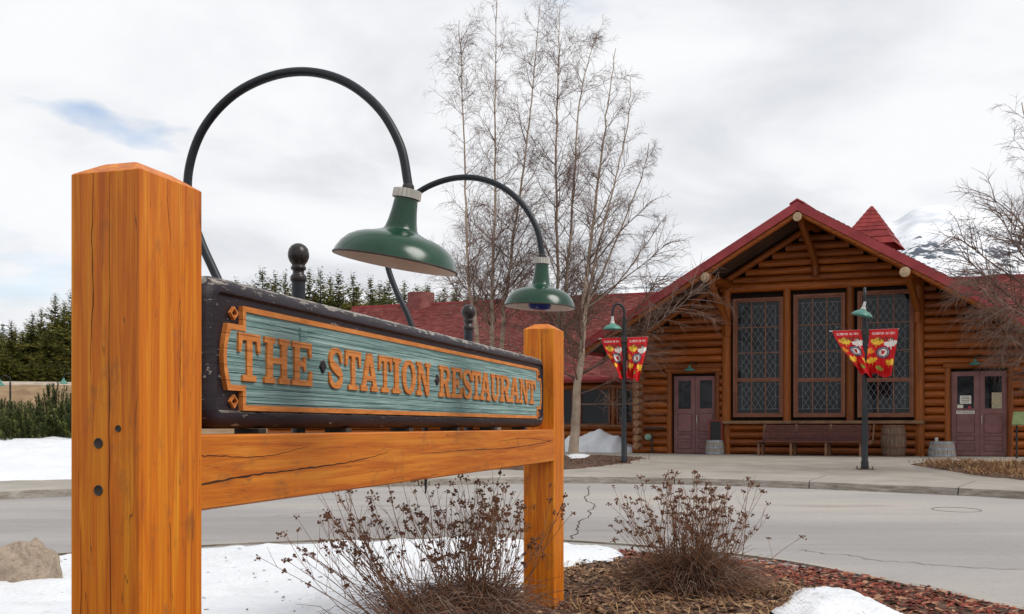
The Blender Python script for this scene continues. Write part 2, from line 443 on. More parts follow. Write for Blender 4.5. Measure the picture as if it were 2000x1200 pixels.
def m_snow():
    t = NT('snow'); v = t.coords((1, 1, 1), shuffle=False)
    n1 = t.noise(v, 1.3, 5, 0.6); n2 = t.noise(v, 22, 4, 0.6)
    col = t.ramp(n1, [(0.3, (0.68, 0.70, 0.735)), (0.7, (0.765, 0.78, 0.80))])
    n3 = t.noise(v, 9, 6, 0.75)
    col = t.mix(t.ramp(n3, [(0.62, BLK), (0.74, (0.6, 0.6, 0.6))]), col, srgb(150, 138, 122))
    n5 = t.noise(v, 1.1, 5, 0.7)
    col = t.mix(t.ramp(n5, [(0.55, BLK), (0.75, (0.35, 0.35, 0.35))]), col, srgb(178, 174, 168))
    t.bump(n2, 0.8, 0.03); t.done(col, 0.7, 0.3)
    t.b.inputs['Subsurface Weight'].default_value = 0.15; t.b.inputs['Subsurface Radius'].default_value = (0.05, 0.06, 0.08)
m_snow()
m_plain('gravel', srgb(150, 138, 124), srgb(182, 168, 152), 1.2, rough=0.95, bump=0.4)
m_plain('dry_bank', srgb(120, 96, 70), srgb(150, 124, 94), 0.8, rough=0.95, bump=0.4)
m_plain('mulch_soil', srgb(64, 46, 36), srgb(98, 72, 56), 7, rough=0.95, bump=0.6)
def m_tint(name, rough=0.8, spec=0.2, nz=0.25, sc=8.0):
    t = NT(name); at = t.n('ShaderNodeVertexColor'); at.layer_name = 'tint'
    n1 = t.noise(t.coords((1, 1, 1)), sc, 4)
    k = 1 - nz
    col = t.mix(1.0, at.outputs[0], t.ramp(n1, [(0.3, (k, k, k)), (0.7, (1.0, 1.0, 1.0))]), 'MULTIPLY')
    t.done(col, rough, spec)
m_tint('chips'); m_tint('shingle_red', 0.75, 0.25, 0.3, 3.0); m_tint('banner_print', 0.6, 0.3, 0.06, 5.0)
m_tint('needles', 0.7, 0.2, 0.2, 1.5); m_tint('dry_stalk', 0.85, 0.15, 0.2, 10.0)
m_plain('stem_brown', srgb(98, 66, 46), srgb(136, 98, 70), 9, rough=0.85)
m_plain('flower_brown', srgb(80, 50, 34), srgb(118, 78, 54), 20, rough=0.9)

# ---------------------------------------------------------------- terrain functions
def road_z(Y): return -1.45 + 0.25 * clamp((Y - 9) / 10.8, 0, 1.3)
def gp(px, py, zf=road_z):
    """ground point seen at a photo position (iterated on the height function)"""
    z = -1.3
    for _ in range(30):
        Y = -z * F / max(py - HZ, 1.0); z = zf(Y)
    return Vector(((px - 1000) / F * Y, Y, z))
def at(px, py, Y): return Vector(((px - 1000) / F * Y, Y, (HZ - py) / F * Y))

def grid(name, xs, ys, zf, mat, kind='structure', smooth=30):
    m = MB(); n = len(xs)
    for y in ys:
        for x in xs: m.v.append((x, y, zf(x, y)))
    for j in range(len(ys) - 1):
        for i in range(n - 1): m.f.append((j * n + i, j * n + i + 1, (j + 1) * n + i + 1, (j + 1) * n + i))
    o = m.build(name, mat, smooth=smooth); tag(o, kind=kind); return o

grid('ground', [-6000, -800, -200, -80, -40, -20, 0, 20, 40, 80, 200, 800, 6000], [-300, -30, 0, 9, 12, 16, 20, 24, 60, 200, 900, 8000],
     lambda x, y: road_z(y) - 0.10, 'earth')
grid('road', [x * 4.0 for x in range(-15, 16)], [-25, -10, 0, 5, 9, 12, 15, 18, 20, 24], lambda x, y: road_z(y), 'asphalt')

def road_crack(pts, w):
    P = catmull([gp(*p) for p in pts], 10); r = random.Random(len(pts)); c = MB(); x = 0.0
    for i, p in enumerate(P):
        t = (P[min(i + 1, len(P) - 1)] - P[max(i - 1, 0)]).normalized(); nn = Vector((-t.y, t.x, 0)); x = x * .7 + r.uniform(-.05, .05)
        for sg in (-1, 1): q = p + nn * (x + sg * w * r.uniform(.3, 1.0)); c.v.append((q.x, q.y, road_z(q.y) + .004))
    for i in range(len(P) - 1): c.f.append((2 * i, 2 * i + 1, 2 * i + 3, 2 * i + 2))
    c.build('crack', 'crack_dark', bpy.data.objects['road'])
road_crack([(1150, 950), (1142, 975), (1165, 990), (1140, 1010), (1128, 1035), (1110, 1060)], .012)
road_crack([(1560, 1075), (1640, 1085), (1740, 1096), (1850, 1106), (2010, 1114)], .009)
road_crack([(520, 1010), (640, 1000), (760, 996), (900, 1002)], .008)
# kerb line traced on the road, then the pavement as separate slabs
KP = [(-900, 1045), (-400, 1005), (0, 976), (125, 970), (400, 960), (760, 951), (950, 946), (1110, 944), (1300, 946), (1440, 950), (1580, 955), (1740, 962), (1945, 972), (2200, 990), (2600, 1022)]
kerb = catmull([gp(*p) for p in KP], 40)
# resample by length
acc = [0.0]
for a, b in zip(kerb, kerb[1:]): acc.append(acc[-1] + (b - a).length)
def kerb_at(s):
    s = clamp(s, 0, acc[-1] - 1e-4); i = 0
    lo, hi = 0, len(acc) - 2
    while lo < hi:
        mid = (lo + hi + 1) // 2
        if acc[mid] <= s: lo = mid
        else: hi = mid - 1
    i = lo; t = (s - acc[i]) / (acc[i + 1] - acc[i])
    p = kerb[i].lerp(kerb[i + 1], t); d = (kerb[min(i + 3, len(kerb) - 1)] - kerb[max(i - 3, 0)]); d.z = 0; d.normalize()
    return p, Vector((-d.y, d.x, 0))          # outward (away from the eye)
sidewalk = MB(); SWW = 1.7
prof = [(-0.04, -0.10), (-0.03, 0.0), (0.0, 0.10), (0.012, 0.132), (0.045, 0.15), (0.10, 0.155), (SWW, 0.185), (SWW, 0.0)]
def slab(s0, s1):
    m = MB(); n = max(2, int((s1 - s0) / 0.5)); k = len(prof)
    for i in range(n + 1):
        p, o = kerb_at(lerp(s0, s1, i / n))
        for a, h in prof: m.v.append(tuple(p + o * a + Vector((0, 0, h))))
    for i in range(n):
        for j in range(k - 1): m.f.append((i * k + j, (i + 1) * k + j, (i + 1) * k + j + 1, i * k + j + 1))
    m.f.append(tuple(range(k))); m.f.append(tuple(n * k + j for j in range(k))[::-1]); return m
ns = int(acc[-1] / 2.45); base = None
first = None
bed = MB()
for i in range(200):
    p, o = kerb_at(acc[-1] * i / 199)
    bed.v += [tuple(p + o * 0.03 + Vector((0, 0, 0.02))), tuple(p + o * 0.06 + Vector((0, 0, 0.125))), tuple(p + o * (SWW + 0.02) + Vector((0, 0, 0.155)))]
for i in range(199):
    for j in (0, 1): bed.f.append((i * 3 + j, i * 3 + 3 + j, i * 3 + 4 + j, i * 3 + 1 + j))
pave = bed.build('pavement', 'joint_dirt'); tag(pave, kind='structure')
for i in range(ns):
    s0, s1 = acc[-1] * i / ns + 0.010, acc[-1] * (i + 1) / ns - 0.010
    slab(s0, s1).build('slab', 'concrete', pave, smooth=35)
# plaza between pavement and station
PL = MB(); rows = 24; cols = 90
def plaza_z(X, Y, ze=None, Ye=None):
    return lerp(-1.02, -0.92, smooth01((Y - 20) / 7.0))
for i in range(cols + 1):
    p, o = kerb_at(acc[-1] * i / cols)
    e = p + o * SWW; e.z += 0.183
    q = Vector((e.x * 1.9 + (-6 if e.x < 0 else 0), 62, -0.92))
    for j in range(rows + 1):
        t = (j / rows) ** 1.6; X = lerp(e.x, q.x, t); Y = lerp(e.y, q.y, t)
        PL.v.append((X, Y, lerp(e.z, -0.92, smooth01((Y - e.y) / max(27 - e.y, 4)))))
for i in range(cols):
    for j in range(rows): a = i * (rows + 1) + j; PL.f.append((a, a + rows + 1, a + rows + 2, a + 1))
plaza = PL.build('plaza', 'plaza_concrete', smooth=40); tag(plaza, kind='structure')
def surf_z(X, Y):
    """height of the plaza (found from the nearest kerb station)"""
    best = None
    for i in range(0, 121):
        p, o = kerb_at(acc[-1] * i / 120); d = (p.x - X) ** 2 + (p.y - Y) ** 2
        if best is None or d < best[0]: best = (d, p, o)
    _, p, o = best; e = p + o * SWW
    if (Vector((X, Y, 0)) - Vector((p.x, p.y, 0))).dot(o) < 0: return road_z(Y)
    if (Vector((X, Y, 0)) - Vector((p.x, p.y, 0))).dot(o) < SWW: return p.z + 0.17
    return lerp(p.z + 0.183, -0.92, smooth01((Y - e.y) / max(27 - e.y, 4)))

# ---------------------------------------------------------------- planted island
ISL = [(-9, 3), (-8, 7.6), (-6.5, 9.9), (-4, 11.3), (-2, 12.0), (0, 12.1), (1.5, 11.5), (2.73, 10.55), (3.53, 9.15), (4.0, 7.8), (4.35, 6.2), (4.4, 4), (4.0, 1), (2, -3), (-4, -4), (-8, -1)]
isl = [(v.x, v.y) for v in catmull([(x, y, 0) for x, y in ISL + ISL[:1]], 6)][:-1]
def island_h(x, y):
    d = sdist(x, y, isl); return -1.45 + 0.012 + 0.075 * smooth01(d / 1.6) + 0.018 * fbm(x * 1.3, y * 1.3)
def patch(name, poly, hf, mat, res=0.12, kind='structure', edge=0.05, parent=None, label=None, cat=None, rough_edge=0.0):
    xs = [p[0] for p in poly]; ys = [p[1] for p in poly]
    x0, x1, y0, y1 = min(xs), max(xs), min(ys), max(ys)
    nx, ny = int((x1 - x0) / res) + 2, int((y1 - y0) / res) + 2
    m = MB(); ids = {}
    D = {}
    for j in range(ny + 1):
        for i in range(nx + 1):
            x, y = x0 + (i - .5) * res, y0 + (j - .5) * res
            d = sdist(x, y, poly) + (rough_edge * fbm(x * 2.2, y * 2.2, 3.3) if rough_edge else 0)
            D[i, j] = d
    for j in range(ny):
        for i in range(nx):
            q = [(i, j), (i + 1, j), (i + 1, j + 1), (i, j + 1)]
            if max(D[k] for k in q) < 0: continue
            f = []
            for k in q:
                if k not in ids:
                    x, y = x0 + (k[0] - .5) * res, y0 + (k[1] - .5) * res
                    ids[k] = len(m.v); m.v.append((x, y, hf(x, y, D[k])))
                f.append(ids[k])
            m.f.append(tuple(f))
    o = m.build(name, mat, smooth=60); tag(o, label, cat, kind=kind); return o
patch('planting_bed', isl, lambda x, y, d: island_h(x, y) if d > 0 else -1.5, 'mulch_soil', 0.16)
edge = MB(); n = len(isl)
for i in range(n):
    a, b, c = Vector((*isl[i - 1], 0)), Vector((*isl[i], 0)), Vector((*isl[(i + 1) % n], 0))
    t = (c - a).normalized(); o = Vector((t.y, -t.x, 0))
    if sdist(b.x + o.x * .1, b.y + o.y * .1, isl) > 0: o = -o
    for w, h in ((-0.05, -0.06), (-0.05, 0.022), (0.10, 0.016), (0.12, -0.03)): edge.v.append(tuple(b + o * w + Vector((0, 0, road_z(b.y) + h))))
for i in range(n):
    j = (i + 1) % n
    for k in range(3): edge.f.append((i * 4 + k, j * 4 + k, j * 4 + k + 1, i * 4 + k + 1))
tag(edge.build('bed_edging', 'concrete', fix=True), kind='structure')

# red wood chips, leaves and straw lying on the bed
ch = MB(); ch.c = []
pal = [srgb(128, 58, 46), srgb(148, 76, 60), srgb(108, 50, 40), srgb(160, 100, 78), srgb(92, 52, 42), srgb(172, 128, 100)]
pal2 = [srgb(146, 112, 84), srgb(120, 88, 66), srgb(170, 140, 108), srgb(100, 72, 56), srgb(84, 60, 48)]
r2 = random.Random(3)
for k in range(15000):
    x = r2.uniform(-0.2, 4.4); y = r2.uniform(4.5, 11.8)
    d = sdist(x, y, isl)
    if d < 0.02: continue
    z = island_h(x, y) + 0.004 + 0.012 * r2.random()
    red = d < 1.1 + 0.4 * r2.random() and x > 0.8
    L = r2.uniform(0.015, 0.05); W = r2.uniform(0.006, 0.018); a = r2.uniform(0, 6.28)
    u = Vector((math.cos(a), math.sin(a), r2.uniform(-.35, .35))) * L; w = Vector((-math.sin(a), math.cos(a), r2.uniform(-.5, .5))) * W
    c = Vector((x, y, z + 0.006))
    ch.quad(c - u - w, c + u - w * .7, c + u * .8 + w, c - u * .9 + w); ch.c.append((pal if red else pal2)[r2.randrange(6 if red else 5)])
tag(ch.build('wood_chips', 'chips'), 'reddish brown wood chips and dead leaves covering the planting bed', 'mulch', kind='stuff')

# ---------------------------------------------------------------- the restaurant sign
D = Vector((math.sin(ALPHA), math.cos(ALPHA), 0)); N = Vector((math.cos(ALPHA), -math.sin(ALPHA), 0)); UP = Vector((0, 0, 1))
C0 = Vector((-725 / F * 2.81, 2.81, 0))
def S(s, n, z): return C0 + D * s + N * n + UP * z
def sx(px, n=-0.05):
    """distance along the sign of a photo column"""
    u = (px - 1000) / F; A = C0 + N * n
    return (u * A.y - A.x) / (D.x - u * D.y)
sign = thing('restaurant_sign', 'wooden restaurant sign with a teal lettered board between two orange timber posts', 'sign', S(0.15, -0.12, -1.40))
def post(s0, cracks, holes):
    m = MB(); w, dn, e = 0.30, 0.24, 0.006
    z0, z1, z2 = -1.5, 0.7256, 0.768; i = 0.066
    lo = []
    def ring(z, a): return [S(s0 + a, -a, z), S(s0 + w - a, -a, z), S(s0 + w - a, -dn + a, z), S(s0 + a, -dn + a, z)]
    def oct(z, a, c):
        L = [(a + c, -a), (w - a - c, -a), (w - a, -a - c), (w - a, -dn + a + c), (w - a - c, -dn + a), (a + c, -dn + a), (a, -dn + a + c), (a, -a - c)]
        return [S(s0 + p, q, z) for p, q in L]
    rings = [oct(z0, 0, e), oct(z1, 0, e), oct(z1 + 0.004, 0.004, e), oct(z2 - 0.002, i - 0.003, e), oct(z2, i + 0.004, e * .6)]
    for r in rings: m.v += [tuple(p) for p in r]
    for k in range(len(rings) - 1):
        for j in range(8): a, b = k * 8 + j, k * 8 + (j + 1) % 8; m.f.append((a, b, b + 8, a + 8))
    m.f.append(tuple(32 + j for j in range(8)))
    p = m.build('post', 'timber_post', sign, fix=True)
    for face, pts in cracks:            # long drying checks, thin dark slivers just proud of the face
        c = MB(); q = [(x, z) for x, z, _ in pts]
        for (x, z, wd) in pts:
            for sg in (-1, 1):
                x2 = x + sg * wd
                c.v.append(tuple(S(s0 - 0.0006, -x2, z) if face == 'end' else S(s0 + x2, 0.0006, z)))
        for k in range(len(pts) - 1): c.f.append((2 * k, 2 * k + 1, 2 * k + 3, 2 * k + 2))
        c.build('drying_crack', 'crack_dark', p)
    for (x, z, r) in holes:
        c = MB(); M = Matrix.Translation(S(s0 - 0.001, -x, z)) @ (-D).to_track_quat('Z', 'Y').to_matrix().to_4x4()
        c.lathe([(r * 1.25, -0.0005), (r * 1.12, 0.002), (r, 0.001), (r * 0.8, 0.0002), (0.001, 0.0)], M, 18)
        c.build('bolt_hole', 'bolt_dark', p, smooth=40)
    return p
def wig(x, z0, z1, wd, seed, amp=0.003, n=26):
    r = random.Random(seed); out = []
    for k in range(n + 1):
        t = k / n; x += r.uniform(-amp, amp); out.append((x, lerp(z0, z1, t), wd * (0.25 + 0.75 * math.sin(math.pi * min(1, t * 1.02 + .0))) ** 1.0 * r.uniform(.7, 1.2)))
    return out
post(0.0, [('end', wig(0.105, 0.725, -1.4, 0.0014, 1)), ('end', wig(0.158, 0.725, 0.15, 0.0012, 2)), ('end', wig(0.205, -0.3, -1.4, 0.0012, 3)),
           ('side', wig(0.125, 0.72, 0.52, 0.0008, 4)), ('side', wig(0.18, 0.40, 0.05, 0.0008, 5, .004))],
     [(0.142, -0.050, 0.0125), (0.142, -0.185, 0.0125), (0.075, -0.008, 0.008)])
post(4.81, [('end', wig(0.10, 0.72, -0.02, 0.003, 6, .004)), ('side', wig(0.2, 0.3, -.9, 0.001, 7))], [])
# beam
bm_ = MB(); bm_.bbox(S(0.27, -0.004, -0.265), D * (4.84 - 0.27), N * -0.195, UP * 0.237, 0.006)
beam = bm_.build('beam', 'timber_beam', sign)
def beam_crack(pts, nm):
    c = MB()
    for (s, z, w) in pts:
        c.v.append(tuple(S(s, -0.0034, z - w))); c.v.append(tuple(S(s, -0.0034, z + w)))
    for k in range(len(pts) - 1): c.f.append((2 * k, 2 * k + 2, 2 * k + 3, 2 * k + 1))
    c.build(nm, 'crack_dark', beam)
def bcr(s0, s1, z0, z1, w, seed, amp=0.004, n=40):
    r = random.Random(seed); z = z0; out = []
    for k in range(n + 1):
        t = k / n; z = lerp(z0, z1, t) + 0.012 * math.sin(t * 5 + seed) + r.uniform(-amp, amp) * .5
        out.append((lerp(s0, s1, t), z, w * (1 - t) ** .5 * r.uniform(.6, 1.3) + 0.0004))
    return out
beam_crack(bcr(0.272, 1.75, -0.196, -0.115, 0.0032, 1), 'drying_crack')
beam_crack(bcr(0.30, 1.0, -0.105, -0.085, 0.0012, 2), 'drying_crack')
beam_crack(bcr(4.7, 2.1, -0.115, -0.15, 0.0022, 3), 'drying_crack')
beam_crack(bcr(4.75, 3.4, -0.10, -0.09, 0.0012, 5), 'drying_crack')
# spacers the board stands on
for s in (0.75, 1.45, 2.15, 2.85, 3.55, 4.25):
    m = MB(); m.box(S(s, -0.07, -0.0285), D * 0.05, N * -0.10, UP * 0.018); m.build('spacer', 'bolt_dark', sign)
# board body: rounded slab
SL, SR, ZB, ZT = 0.40, 4.72, -0.010, 0.497
def rrect(inset, rad, k=6):
    x0, x1, y0, y1 = SL + inset, SR - inset, ZB + inset, ZT - inset; r = max(rad - inset, 0.01); L = []
    for cx, cy, a0 in ((x1 - r, y1 - r, 0), (x0 + r, y1 - r, 90), (x0 + r, y0 + r, 180), (x1 - r, y0 + r, 270)):
        for i in range(k + 1):
            w = R(a0 + 90 * i / k); L.append((cx + r * math.cos(w), cy + r * math.sin(w)))
    return L
bd = MB(); rings = []
prof_n = [(0.062, -0.062), (0.054, -0.050), (0.046, -0.050), (0.030, -0.054), (0.014, -0.064), (0.004, -0.079), (0.0, -0.098), (0.0, -0.150), (0.004, -0.168), (0.014, -0.183), (0.03, -0.193), (0.05, -0.197)]
for ins, nn in prof_n: rings.append([S(s, nn, z) for s, z in rrect(ins, 0.085)])
k = len(rings[0])
for r in rings: bd.v += [tuple(p) for p in r]
for i in range(len(rings) - 1):
    for j in range(k): a, b = i * k + j, i * k + (j + 1) % k; bd.f.append((a, b, b + k, a + k))
bd.f.append(tuple(range(k))); bd.f.append(tuple((len(rings) - 1) * k + j for j in range(k)))
board = bd.build('sign_board', 'purple_paint', sign, smooth=28, fix=True)
# inner flat of the frame, set 2 mm above the cove
FN = -0.056
PS0, PS1, PZ0, PZ1, NC, NH = 0.512, 4.585, 0.052, 0.410, 0.092, 0.067
def panel(e, bul=0.026):
    L = [(PS0 + NC + e, PZ1 - e), (PS0 + NC + e, PZ1 - NH - e), (PS0 + e, PZ1 - NH - e)]
    za, zb = PZ1 - NH - e, PZ0 + NH + e
    for i in range(1, 10):
        t = i / 10; L.append((PS0 + e - bul * math.sin(math.pi * t), lerp(za, zb, t)))
    L += [(PS0 + e, zb), (PS0 + NC + e, zb), (PS0 + NC + e, PZ0 + e), (PS1 - NC - e, PZ0 + e), (PS1 - NC - e, zb), (PS1 - e, zb)]
    for i in range(1, 10):
        t = i / 10; L.append((PS1 - e + bul * math.sin(math.pi * t), lerp(zb, za, t)))
    L += [(PS1 - e, za), (PS1 - NC - e, za), (PS1 - NC - e, PZ1 - e)]
    return L
def clip(poly, lo, hi):
    for sgn, lim in ((1, lo), (-1, hi)):
        out = []
        for i in range(len(poly)):
            a, b = poly[i - 1], poly[i]; fa, fb = sgn * (a[1] - lim), sgn * (b[1] - lim)
            if fa >= 0: out.append(a)
            if fa * fb < 0: t = fa / (fa - fb); out.append((lerp(a[0], b[0], t), lim))
        # keep order
        poly = out
    return poly
zz = [0.050, 0.078, 0.128, 0.18, 0.232, 0.285, 0.345, 0.412]
Pn = lambda s, z, d: S(s, d, z)
for i in range(7):
    # plank = the panel outline between two heights, as a convex strip following the outline's ends
    lo, hi = zz[i] + 0.0012, zz[i + 1] - 0.0012
    ends = []
    lo2, hi2 = max(lo, PZ0 + 0.012), min(hi, PZ1 - 0.012)
    steps = [lerp(lo2, hi2, t / 6) for t in range(7)]
    def xl(z):
        if z > PZ1 - NH - 0.012 or z < PZ0 + NH + 0.012: return PS0 + NC + 0.012, PS1 - NC - 0.012
        t = (z - PZ0 - NH) / (PZ1 - PZ0 - 2 * NH); b = 0.026 * math.sin(math.pi * clamp(t)); return PS0 + 0.012 - b, PS1 - 0.012 + b
    L = [(xl(z)[0], z) for z in steps] + [(xl(z)[1], z) for z in steps[::-1]]
    dep = -0.0512 + 0.0035 * [0.2, 0.9, 0.4, 1.0, 0.5, 0.8, 0.3][i]
    m = MB(); m.prism([L], Pn, -0.07, dep); m.build('plank', 'teal_paint', board, fix=True)
tr = MB(); tr.prism([panel(0.0), panel(0.019)], Pn, -0.068, -0.0445)
tr.build('trim', 'orange_paint', board, fix=True)
# carved step at the top of the panel
for s in (1.0,):
    m = MB(); m.box(S(1.005, -0.05, 0.318), D * 0.05, N * 0.008, UP * 0.055); m.build('carved_tab', 'teal_paint', board)
# corner diamonds
def diamond(cs, cz, w, h, ring, mat, nm):
    o_ = [(cs - w, cz), (cs, cz - h), (cs + w, cz), (cs, cz + h)]
    loops = [o_]
    if ring: loops.append([(cs - w * .72, cz), (cs, cz - h * .72), (cs + w * .72, cz), (cs, cz + h * .72)])
    m = MB(); m.prism(loops, Pn, -0.06, -0.0478 if ring else -0.040); m.build(nm, mat, board, fix=True)
for cs in (PS0 + 0.046, PS1 - 0.046):
    for cz in (PZ1 - 0.030, PZ0 + 0.030): diamond(cs, cz, 0.024, 0.023, True, 'orange_paint', 'corner_diamond')
diamond((sx(620.8) + sx(635.5)) / 2, 0.236, 0.026, 0.027, False, 'purple_paint', 'diamond')
diamond((sx(848) + sx(855.5)) / 2, 0.238, 0.028, 0.027, False, 'purple_paint', 'diamond')
def arc(cx, cy, rx, ry, a0, a1, n=12): return [(cx + rx * math.cos(R(lerp(a0, a1, i / n))), cy + ry * math.sin(R(lerp(a0, a1, i / n)))) for i in range(n + 1)]
def stroke(pts, wd):
    P = catmull([(x, y, 0) for x, y in pts], 5); W = catmull([(w, 0, 0) for w in wd], 5); Lf, Rt = [], []
    for i, p in enumerate(P):
        t = (P[min(i + 1, len(P) - 1)] - P[max(i - 1, 0)]).normalized(); nn = Vector((-t.y, t.x, 0)); w = W[i].x
        Lf.append((p.x + nn.x * w, p.y + nn.y * w)); Rt.append((p.x - nn.x * w, p.y - nn.y * w))
    return Lf + Rt[::-1]
G = {
 'T': [[(0, 1), (1, 1), (1, .60), (.88, .60), (.82, .85), (.62, .85), (.62, .13), (.80, .13), (.80, 0), (.20, 0), (.20, .13), (.38, .13), (.38, .85), (.18, .85), (.12, .60), (0, .60)]],
 'H': [[(0, 0), (.42, 0), (.42, .13), (.32, .13), (.32, .44), (.68, .44), (.68, .13), (.58, .13), (.58, 0), (1, 0), (1, .13), (.90, .13), (.90, .87), (1, .87), (1, 1), (.58, 1), (.58, .87), (.68, .87), (.68, .57), (.32, .57), (.32, .87), (.42, .87), (.42, 1), (0, 1), (0, .87), (.10, .87), (.10, .13), (0, .13)]],
 'E': [[(0, 0), (1, 0), (1, .36), (.88, .36), (.82, .13), (.36, .13), (.36, .44), (.55, .44), (.58, .34), (.68, .34), (.68, .67), (.58, .67), (.55, .57), (.36, .57), (.36, .87), (.80, .87), (.86, .66), (.97, .66), (.97, 1), (0, 1), (0, .87), (.12, .87), (.12, .13), (0, .13)]],
 'I': [[(.05, 0), (.95, 0), (.95, .13), (.72, .13), (.72, .87), (.95, .87), (.95, 1), (.05, 1), (.05, .87), (.28, .87), (.28, .13), (.05, .13)]],
 'A': [[(0, 0), (.37, 0), (.37, .13), (.27, .13), (.33, .28), (.65, .28), (.70, .13), (.60, .13), (.60, 0), (1, 0), (1, .13), (.93, .13), (.64, 1), (.36, 1), (.08, .13), (0, .13)], [(.38, .41), (.60, .41), (.49, .74)]],
 'N': [[(0, 0), (.38, 0), (.38, .13), (.27, .13), (.27, .70), (.70, 0), (.89, 0), (.89, .87), (1, .87), (1, 1), (.62, 1), (.62, .87), (.73, .87), (.73, .34), (.33, 1), (0, 1), (0, .87), (.11, .87), (.11, .13), (0, .13)]],
 'U': [[(0, 1), (0, .87), (.11, .87), (.11, .38)] + arc(.5, .38, .39, .38, 180, 360) + [(.89, .87), (1, .87), (1, 1), (.60, 1), (.60, .87), (.72, .87), (.72, .38)] + arc(.53, .38, .19, .24, 360, 180) + [(.34, .87), (.46, .87), (.46, 1)]],
 'O': [arc(.5, .5, .5, .5, 0, 350, 35), arc(.5, .5, .24, .37, 0, 350, 35)],
 'R': [[(0, 0), (.44, 0), (.44, .13), (.34, .13), (.34, .42), (.46, .42), (.66, 0), (1, 0), (1, .13), (.90, .13), (.72, .46)] + arc(.60, .71, .33, .29, -50, 90) + [(0, 1), (0, .87), (.11, .87), (.11, .13), (0, .13)], [(.34, .55), (.55, .55)] + arc(.55, .71, .15, .16, -80, 80) + [(.55, .87), (.34, .87)]],
 'S': [stroke([(.90, .64), (.86, .80), (.70, .92), (.48, .94), (.24, .86), (.16, .72), (.27, .58), (.52, .49), (.78, .39), (.86, .25), (.76, .12), (.5, .06), (.26, .11), (.12, .24), (.09, .40)], [.05, .085, .07, .06, .095, .11, .12, .13, .12, .11, .095, .06, .07, .085, .05])],
}
LET = [('T', 469.2, 511.7), ('H', 520, 568.4), ('E', 574, 612.9), ('S', 644.9, 673.2), ('T', 678, 707.8), ('A', 708, 741.2), ('T', 742.7, 768), ('I', 768.8, 786.5), ('O', 788.8, 814.7), ('N', 816.5, 843.5),
       ('R', 860.5, 882.7), ('E', 884.8, 904.8), ('S', 906.7, 924), ('T', 924, 941.5), ('A', 940.6, 961), ('U', 961.2, 977.9), ('R', 978.7, 998.3), ('A', 998.5, 1016.3), ('N', 1016.8, 1034), ('T', 1034, 1048)]
for chh, a, b in LET:
    s0, s1 = sx(a, -0.035), sx(b, -0.035); zb, zh = 0.152, 0.166
    m = MB(); m.prism([[(s0 + x * (s1 - s0), zb + y * zh) for x, y in L] for L in G[chh]], Pn, -0.056, -0.0405)
    m.build('letter', 'orange_paint', board, fix=True)

# ---------------------------------------------------------------- gooseneck lamps over the board
def frame_at(p, zaxis):
    return Matrix.Translation(p) @ Vector(zaxis).normalized().to_track_quat('Z', 'Y').to_matrix().to_4x4()
def gooseneck(label, s, tip, tilt, scale, bulb, dz=0.0):
    g = thing('gooseneck_lamp', label, 'lamp', S(s, -0.235, tip))
    P = [(-.222, tip), (-.222, -.1), (-.235, .2), (-.268, .42), (-.325, .58), (-.40, .73), (-.452, .88), (-.448, 1.02), (-.385, 1.16), (-.26, 1.27), (-.10, 1.325), (.06, 1.325), (.21, 1.27), (.335, 1.165), (.415, 1.03), (.444, .90), (.446, .865)]
    P = [(n, z + (dz if z > .5 else 0)) for n, z in P if z >= tip]
    pts = catmull([S(s, n, z) for n, z in P], 7)
    rad = [0.0165] * len(pts)
    for i in range(6): rad[i] = lerp(0.004, 0.0165, i / 6)
    m = MB(); m.tube(pts, rad, 14); m.build('arm', 'arm_paint', g, smooth=50)
    ax = (N * math.sin(tilt) + UP * math.cos(tilt)).normalized()       # shade axis, foot swung towards the board
    M = frame_at(S(s, .446, .872 + dz), ax)
    m = MB(); m.lathe([(0.012, 0.02), (0.02, 0.012), (0.022, 0.0), (0.02, -.006)], M, 16, True, True); m.build('swivel', 'bolt_dark', g, smooth=40)
    m = MB(); n = 40; b0 = 0
    for z, rr in ((-0.004, .034), (-0.006, .043), (-0.036, .044), (-0.038, .036)):
        for k in range(n):
            w = 2 * math.pi * k / n; r = (rr + (0.0025 if k % 2 else -0.0015)) * scale
            m.v.append(tuple(M @ Vector((r * math.cos(w), r * math.sin(w), z))))
    for i in range(3):
        for k in range(n): a, b = i * n + k, i * n + (k + 1) % n; m.f.append((a, b, b + n, a + n))
    m.f.append(tuple(range(n))); m.f.append(tuple(3 * n + k for k in range(n)))
    m.build('ribbed_cap', 'cap_alu', g, fix=True)
    pr = [(.037, -.034), (.0385, -.05), (.041, -.08), (.046, -.115), (.052, -.142), (.057, -.152), (.074, -.160), (.095, -.168), (.118, -.174), (.140, -.183), (.163, -.198), (.182, -.220), (.195, -.245), (.2015, -.266)]
    pr = [(r * scale, z) for r, z in pr]
    m = MB(); m.lathe(pr, M, 48); sh = m.build('shade', 'shade_green', g, smooth=50, fix=True)
    inn = [(max(r - 0.004, .01), z - 0.003) for r, z in pr[4:]]
    m = MB(); m.lathe([(0.012, inn[0][1])] + inn, M, 48); m.build('inner_face', 'shade_white', sh, smooth=50)
    m = MB(); r0, z0 = pr[-1]; m.lathe([(r0 - .005, z0 + .001), (r0 - .003, z0 - .003), (r0 + .0015, z0 - .003), (r0 + .002, z0 + .002), (r0 - .001, z0 + .004)], M, 48); m.build('rim', 'rim_dark', sh, smooth=60)
    if bulb:
        m = MB(); m.lathe([(.02, -.15), (.03, -.19), (.055, -.235), (.062, -.262), (.055, -.276), (.03, -.283), (.001, -.285)], M, 24); m.build('bulb', 'bulb_blue', g, smooth=60)
gooseneck('large green gooseneck lamp over the near end of the sign board', 0.886, -0.20, R(10.5), 1.11, False, -.03)
gooseneck('green gooseneck lamp with blue bulb over the far half of the sign board', 2.757, -0.376, R(3.0), 0.95, True, .03)
